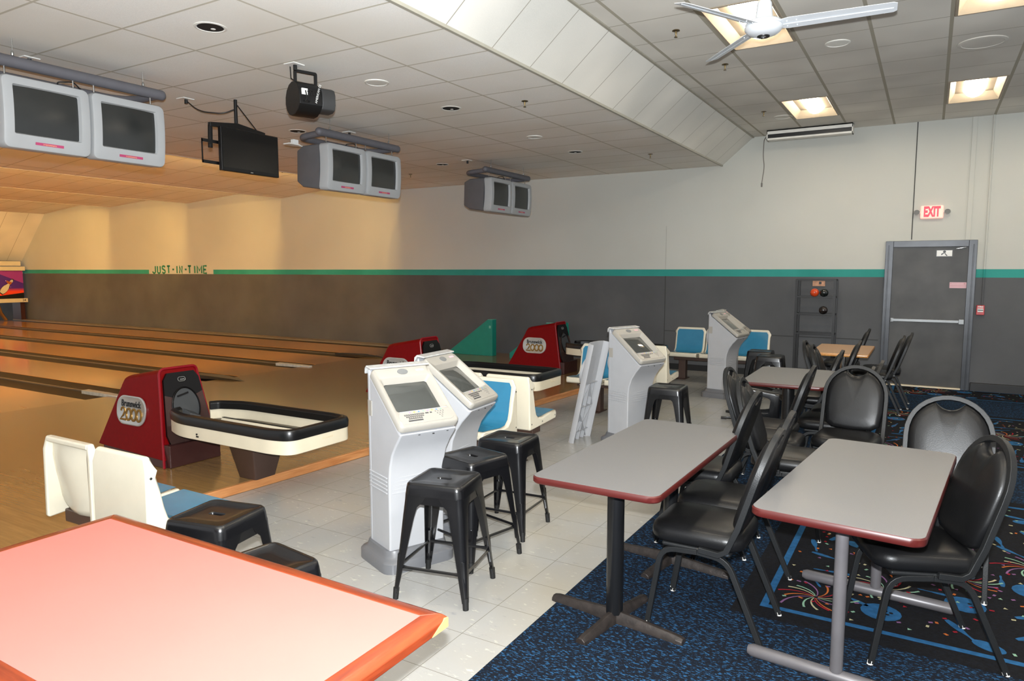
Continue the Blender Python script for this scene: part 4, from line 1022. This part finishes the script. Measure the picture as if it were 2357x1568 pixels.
# downlights and speakers, sprinklers
def downlight(x, y, z, lb):
    m = MB(); m.lathe([(.108, .0), (.110, -.004), (.096, -.006), (.090, -.002), (.088, .004)], (x, y, z), 28); o = m.build('downlight', mat_trim_white); tag(o, lb, 'light', 'recessed round downlights')
    m = MB(); m.lathe([(.088, -.0035), (.0, -.0032)], (x, y, z), 24); m.build('well', mat_slot, o); m = MB(); m.ball((x-.01, y+.03, z-.004), .018, 12, sz=.2); m.build('bulb', mat_trim_white, o)
for x, y, lb in ((-4.415, 3.326, 'round recessed downlight nearest, at the top left of the ceiling'), (-4.413, 6.205, 'round recessed downlight in the middle of the low ceiling, right of the stage light'), (-6.737, 6.248, 'round recessed downlight left of the middle monitors, near the flat screen'),
                 (-4.473, 9.345, 'round recessed downlight farthest right on the low ceiling'), (-6.829, 9.348, 'round recessed downlight between the two farther monitor pairs')): downlight(x, y, 3.39, lb)
def speaker(x, y, z, r, lb, grp='round ceiling speakers', sz=1.0):
    m = MB(); m.lathe([(r, 0), (r, -.007), (r*.86, -.010), (r*.84, -.006), (0, -.008)], (x, y, z), 28); tag(m.build('ceiling_speaker', mat_trim_white if sz == 1 else mat_ceil_up), lb, 'speaker', grp)
speaker(-4.394, 5.027, 3.39, .11, 'round white ceiling speaker right of the stage light'); speaker(-4.423, 8.04, 3.39, .10, 'round white ceiling speaker above the farthest monitors')
speaker(-.848, 7.375, 3.80, .11, 'round white ceiling speaker right of the ceiling fan'); speaker(.31, 8.03, 3.80, .20, 'large pale round ceiling plate at the upper right', sz=0); speaker(-1.85, 10.45, 3.80, .12, 'pale round ceiling plate by the hanging heater', sz=0)
spr = None
for x, y, z, lb in ((-3.588, 6.319, 3.39, 'brass sprinkler head on the low ceiling near the sloped panel, nearer'), (-3.609, 10.076, 3.39, 'brass sprinkler head on the low ceiling near the sloped panel, farther'), (-8.0, 10.0, 3.39, 'brass sprinkler head right of the middle monitors'),
                    (-2.033, 6.273, 3.80, 'brass sprinkler head left of the ceiling fan'), (-2.015, 9.989, 3.80, 'brass sprinkler head left of the farthest recessed light'), (-1.917, 7.532, 3.80, 'brass sprinkler head behind a fan blade tip'),
                    (-9.9-.9, 9.6, 3.62, 'brass sprinkler head under the flat screen'), (-14.2, 9.6, 3.62, 'brass sprinkler head over the lettering, right of three'), (-17.9, 8.8, 3.64, 'brass sprinkler head over the lanes, middle of three'), (-21.2, 8.5, 3.70, 'brass sprinkler head over the lanes, leftmost of three')):
    if spr is None:
        m = MB(); m.lathe([(.033, 0), (.034, -.006), (.010, -.009), (.008, -.032), (.006, -.036), (.005, -.054), (.015, -.056), (.015, -.059), (0, -.060)], n=16); spr = m.build('sprinkler_head', mat_brass); o = spr; o['category'] = 'sprinkler'; o['group'] = 'brass ceiling sprinklers'
    else: o = spr.copy(); COL.objects.link(o)
    o.location = (x, y, z); o['label'] = lb

# ------------------------------------------------------------------ ceiling fan
t = empty('ceiling_fan', (-1.06, 5.16, 3.35), 0, 'white three-blade ceiling fan hanging from the high ceiling', 'ceiling fan')
m = MB(); m.cyl((0, 0, .12), (0, 0, .45), .013, n=12); m.lathe([(.06, .45), (.055, .40), (.02, .38)], n=20); m.build('rod', mat_fan, t)
m = MB(); m.lathe([(0, .165), (.040, .165), (.048, .15), (.058, .045), (.050, .04), (.0, .04)], n=28); m.build('canopy', mat_fan, t)
m = MB(); m.lathe([(0, .042), (.06, .042), (.112, .032), (.122, .015), (.122, .006), (.116, .004), (.116, 0), (.124, -.002), (.124, -.018), (.100, -.045), (.06, -.060), (0, -.066)], n=36); mo = m.build('motor', mat_fan, t, sharp=50)
m = MB(); m.lathe([(.020, -.064), (.022, -.070), (.040, -.069), (.042, -.060)], n=24); m.build('ring', mat_ink, mo)
cs_ = [3.5, 131, 243]
for a in cs_:
    m = MB(); m.T = Matrix.Rotation(R(a), 4, 'Z') @ Matrix.Rotation(R(-14), 4, 'X')
    up_ = [(.09, -.045, .005), (.16, -.066, .002), (.78, -.058, .000), (.80, -.045, 0), (.80, .035, 0), (.78, .050, 0), (.16, .062, .002), (.09, .05, .005)]
    m.loft([[(x, y, z+h+(.012 if abs(y) < .03 else 0)) for x, y, z in up_] for h in (-.0015, .0015)]); bl = m.build('blade', mat_fan, t)
    m = MB(); m.T = Matrix.Rotation(R(a), 4, 'Z') @ Matrix.Rotation(R(-14), 4, 'X')
    m.tube([(.10, .0, -.003), (.78, -.0, -.003)], .005, 4, flat=.6)
    for x_, y_ in ((.15, -.03), (.15, .03), (.21, -.03), (.21, .03)): m.ball((x_, y_, -.003), .005, 8)
    m.build('rivets', mat_fan, bl)

# ------------------------------------------------------------------ far wall: door, exit sign, alarm, heater, ball rack
XD0, XD1 = -.579, .548
d = empty('door_1', (0, YW, 0)); d['kind'] = 'structure'
mat_frame = M('door_frame_gray', (56, 59, 64), .34, .2, var=.2, vs=6); mat_leaf = M('door_leaf_dark', (58, 57, 55), .48, var=.5, vs=2.2)
m = MB(); m.b2((XD0, -.05, 0), (XD0+.10, .0, 2.12)); m.b2((XD1-.10, -.05, 0), (XD1, 0, 2.12)); m.b2((XD0+.1, -.05, 2.03), (XD1-.1, 0, 2.12)); m.b2((XD0+.035, -.062, 0), (XD0+.05, -.05, 2.06)); m.b2((XD1-.05, -.062, 0), (XD1-.035, -.05, 2.06))
m.build('door_frame', mat_frame, d, bevel=.004)
m = MB(); m.b2((XD0+.10, -.022, .03), (XD1-.10, -.008, 2.03)); lf = m.build('door_leaf', mat_leaf, d)
m = MB(); m.b2((XD0+.12, -.08, .955), (XD1-.16, -.05, .995)); m.b2((XD0+.11, -.075, .945), (XD0+.15, -.02, 1.005)); m.b2((XD1-.17, -.085, .94), (XD1-.105, -.02, 1.01)); m.build('panic_bar', M('bar_alu', (118, 120, 120), .35, .6), lf, bevel=.004)
m = MB(); m.b2((XD0+.10, -.06, 0), (XD1-.10, 0, .028)); m.build('threshold', M('threshold_alu', (206, 190, 160), .4, .4), d)
m = MB(); m.b2((.055, -.028, 1.885), (.265, -.0225, 1.99)); m.build('plate_border', mat_ink, lf)
m = MB(); m.b2((.066, -.031, 1.896), (.254, -.0285, 1.979)); pl = m.build('pictogram_plate', mat_outlet, lf)
m = MB(); m.T = Matrix.Translation((.16, -.0315, 1.96)) @ Matrix.Rotation(R(90), 4, 'X'); m.lathe([(.018, 0), (.018, .002), (0, .002)], n=12); m.T = Matrix(); m.poly([(.155, -.0325, 1.945), (.165, -.0325, 1.945), (.20, -.0325, 1.903), (.185, -.0325, 1.900)]); m.poly([(.12, -.0325, 1.93), (.15, -.0325, 1.945), (.155, -.0325, 1.935), (.125, -.0325, 1.91)]); m.build('pictogram', mat_ink, pl)
m = MB(); m.b2((.245, -.026, 1.447), (.447, -.0225, 1.530)); sg = m.build('door_sticker', mat_pinkst, lf)
m = MB(); m.b2((.25, -.0275, 1.478), (.442, -.0262, 1.483)); m.b2((.415, -.0275, 1.50), (.432, -.0262, 1.52)); m.b2((.255, -.0275, 1.505), (.265, -.0262, 1.518)); m.build('sticker_print', mat_redst, sg)
m = MB(); m.tube([(.30, -.04, 2.0), (.36, -.05, 2.01), (.42, -.04, 2.022)], .006, 6); m.build('door_closer', mat_bolt, lf)
# exit sign with two lamp heads
t = empty('exit_sign', (-.022, YW, 2.52), 0, 'lit exit sign with two emergency lamp heads above the door', 'sign')
m = MB(); m.b2((-.142, -.05, -.092), (.142, 0, .092)); m.build('case', mat_exit_w, t, bevel=.018, seg=3)
text('EXIT', .19, mat_exit_r, t, frame((0, -.052, 0), (1, 0, 0), (0, 0, 1)), 'lettering', off=.009, xs=.52)
for s_ in (-1, 1):
    m = MB(); m.cyl((s_*.14, -.03, 0), (s_*.165, -.03, 0), .012, n=8); m.T = Matrix.Translation((s_*.188, -.05, 0)) @ Matrix.Rotation(R(70), 4, 'X'); m.lathe([(0, -.035), (.03, -.03), (.04, 0), (.038, .008)], n=18); m.mi = 1; m.lathe([(.036, .006), (0, .009)], n=18); m.T = Matrix(); m.build('lamp_head', [mat_outlet, mat_grill], t)
# fire alarm pull
t = empty('fire_alarm', (.628, YW, 1.145), 0, 'small red fire alarm pull station right of the door', 'fire alarm')
m = MB(); m.b2((-.048, -.045, -.068), (.048, 0, .068)); b0 = m.build('case', mat_fire_red, t, bevel=.006)
m = MB(); m.b2((-.034, -.05, -.025), (.034, -.044, .022)); m.build('handle', mat_outlet, t, bevel=.003)
m = MB(); m.b2((-.032, -.052, -.006), (.032, -.049, .008)); m.build('slot', mat_ink, t)
text('FIRE', .034, mat_outlet, b0, frame((0, -.0465, .045), (1, 0, 0), (0, 0, 1)), 'lettering', ex=.0008, off=.0008)
# long white unit under the ceiling
t = empty('wall_heater', (-1.64, 11.47, 3.735), 0, 'long white slotted unit hung high under the ceiling at the far wall', 'air unit')
m = MB(); m.b2((-.59, -.16, .04), (.59, 0, .062)); m.b2((-.59, -.16, -.085), (.59, -.145, -.058)); m.b2((-.59, -.16, -.002), (.59, -.145, .062)); m.b2((-.59, -.16, -.085), (-.575, 0, .062)); m.b2((.575, -.16, -.085), (.59, 0, .062)); m.b2((-.59, -.145, -.085), (.59, 0, -.075)); m.b2((-.59, -.012, -.085), (.59, 0, .06)); m.build('case', mat_trim_white, t, bevel=.003)
m = MB(); m.b2((-.574, -.13, -.074), (.574, -.12, .04)); m.build('slot', mat_ink, t)
m = MB(); m.tube(rpath([(-.6, -.05, .0), (-.645, -.04, -.05), (-.655, -.03, -.3), (-.63, -.03, -.45), (-.66, -.03, -.70)], .08), .007, 6); m.tube([(-.66, -.03, -.70), (-.66, -.03, -.76)], .013, 8); m.build('pull_cord', M('cord_gray', (104, 100, 96), .5), t)
# ball rack
t = empty('ball_rack', (-1.465, 11.5, 0), 0, 'tall black open metal ball rack against the wall left of the door', 'rack')
for x in (-.265, .265):
    for y in (-.09, .16):
        m = MB(); m.b2((x-.018, y-.018, 0), (x+.018, y+.018, 1.56)); m.build('post', mat_black_paint, t)
for z in (.17, .75, 1.045, 1.305, 1.56):
    m = MB()
    for y in (-.09, .16): m.b2((-.265, y-.012, z-.018), (.265, y+.012, z+.008))
    for x in (-.265, .265): m.b2((x-.01, -.09, z-.018), (x+.01, .16, z+.006))
    m.build('shelf', mat_black_paint, t)
bm_o = M('ball_orange', (206, 70, 28), .2, coat=.5); bm_b = M('ball_black', (22, 26, 24), .2, coat=.5); bm_c = M('ball_dark_brown', (34, 26, 24), .2, var=.6, vs=18, coat=.5)
for x, z, mt, lb in ((-1.475, 1.345, bm_o, 'orange bowling ball on the black rack'), (-1.345, 1.345, bm_b, 'black bowling ball beside the orange one on the rack'), (-1.345, 1.085, bm_c, 'dark brown bowling ball alone on the lower shelf of the rack')):
    m = MB(); m.ball((0, 0, 0), .062, 24, 1, 1, 1); o = m.build('bowling_ball', mt, sharp=80); o.location = (x, 11.40, z+.020)
    tag(o, lb, 'bowling ball', 'balls on the black rack')
    m = MB(); 
    for q, w_ in ((.3, .2), (.05, .25), (.2, -.05)): 
        v_ = Vector((q, -1, w_)).normalized()*.0595; m.cyl(v_, v_*1.05, .006, n=8)
    m.build('finger_hole', mat_ink, o)
m = MB(); m.b2((-1.555, 11.765, 1.455), (-1.38, YW-.003, 1.535)); pn = m.build('paper_note', M('note_pink_brown', (198, 150, 120), .7, var=.25, vs=20)); tag(pn, 'small tan paper note at the top of the ball rack', 'note')
m = MB(); m.b2((-1.465, 11.762, 1.485), (-1.43, 11.7655, 1.525)); m.build('print', mat_ink, pn)
# green-blue wedges on the approach near the wall
t = empty('wedge_panel', (0, 0, 0), 0, 'green-blue triangular panel standing at the wall, left one in full view', 'panel', 'green-blue wedge panels by the wall')
m = MB(); m.prism([(-8.12, ZA), (-8.12, ZA+.03), (-7.20, .76), (-7.09, .765), (-7.09, ZA)], 11.25, 11.40, 'y'); m.build('wedge', mat_teal, t, bevel=.006)
m = MB(); m.b2((-7.19, 11.247, .762), (-7.09, 11.403, .769)); m.b2((-7.16, 11.247, .60), (-7.12, 11.25, .65)); m.build('worn_edge', mat_teal_edge, t)
t = empty('wedge_panel', (0, 0, 0), 0, 'green-blue triangular panel mostly hidden behind the farthest red hood', 'panel', 'green-blue wedge panels by the wall')
m = MB(); m.prism([(-6.65, ZA), (-6.65, ZA+.10), (-5.88, .75), (-5.56, .76), (-5.50, ZA)], 11.15, 11.40, 'y'); m.build('wedge', mat_teal, t, bevel=.006)
m = MB(); m.b2((-5.88, 11.145, .752), (-5.57, 11.19, .763)); m.build('worn_edge', mat_teal_edge, t)
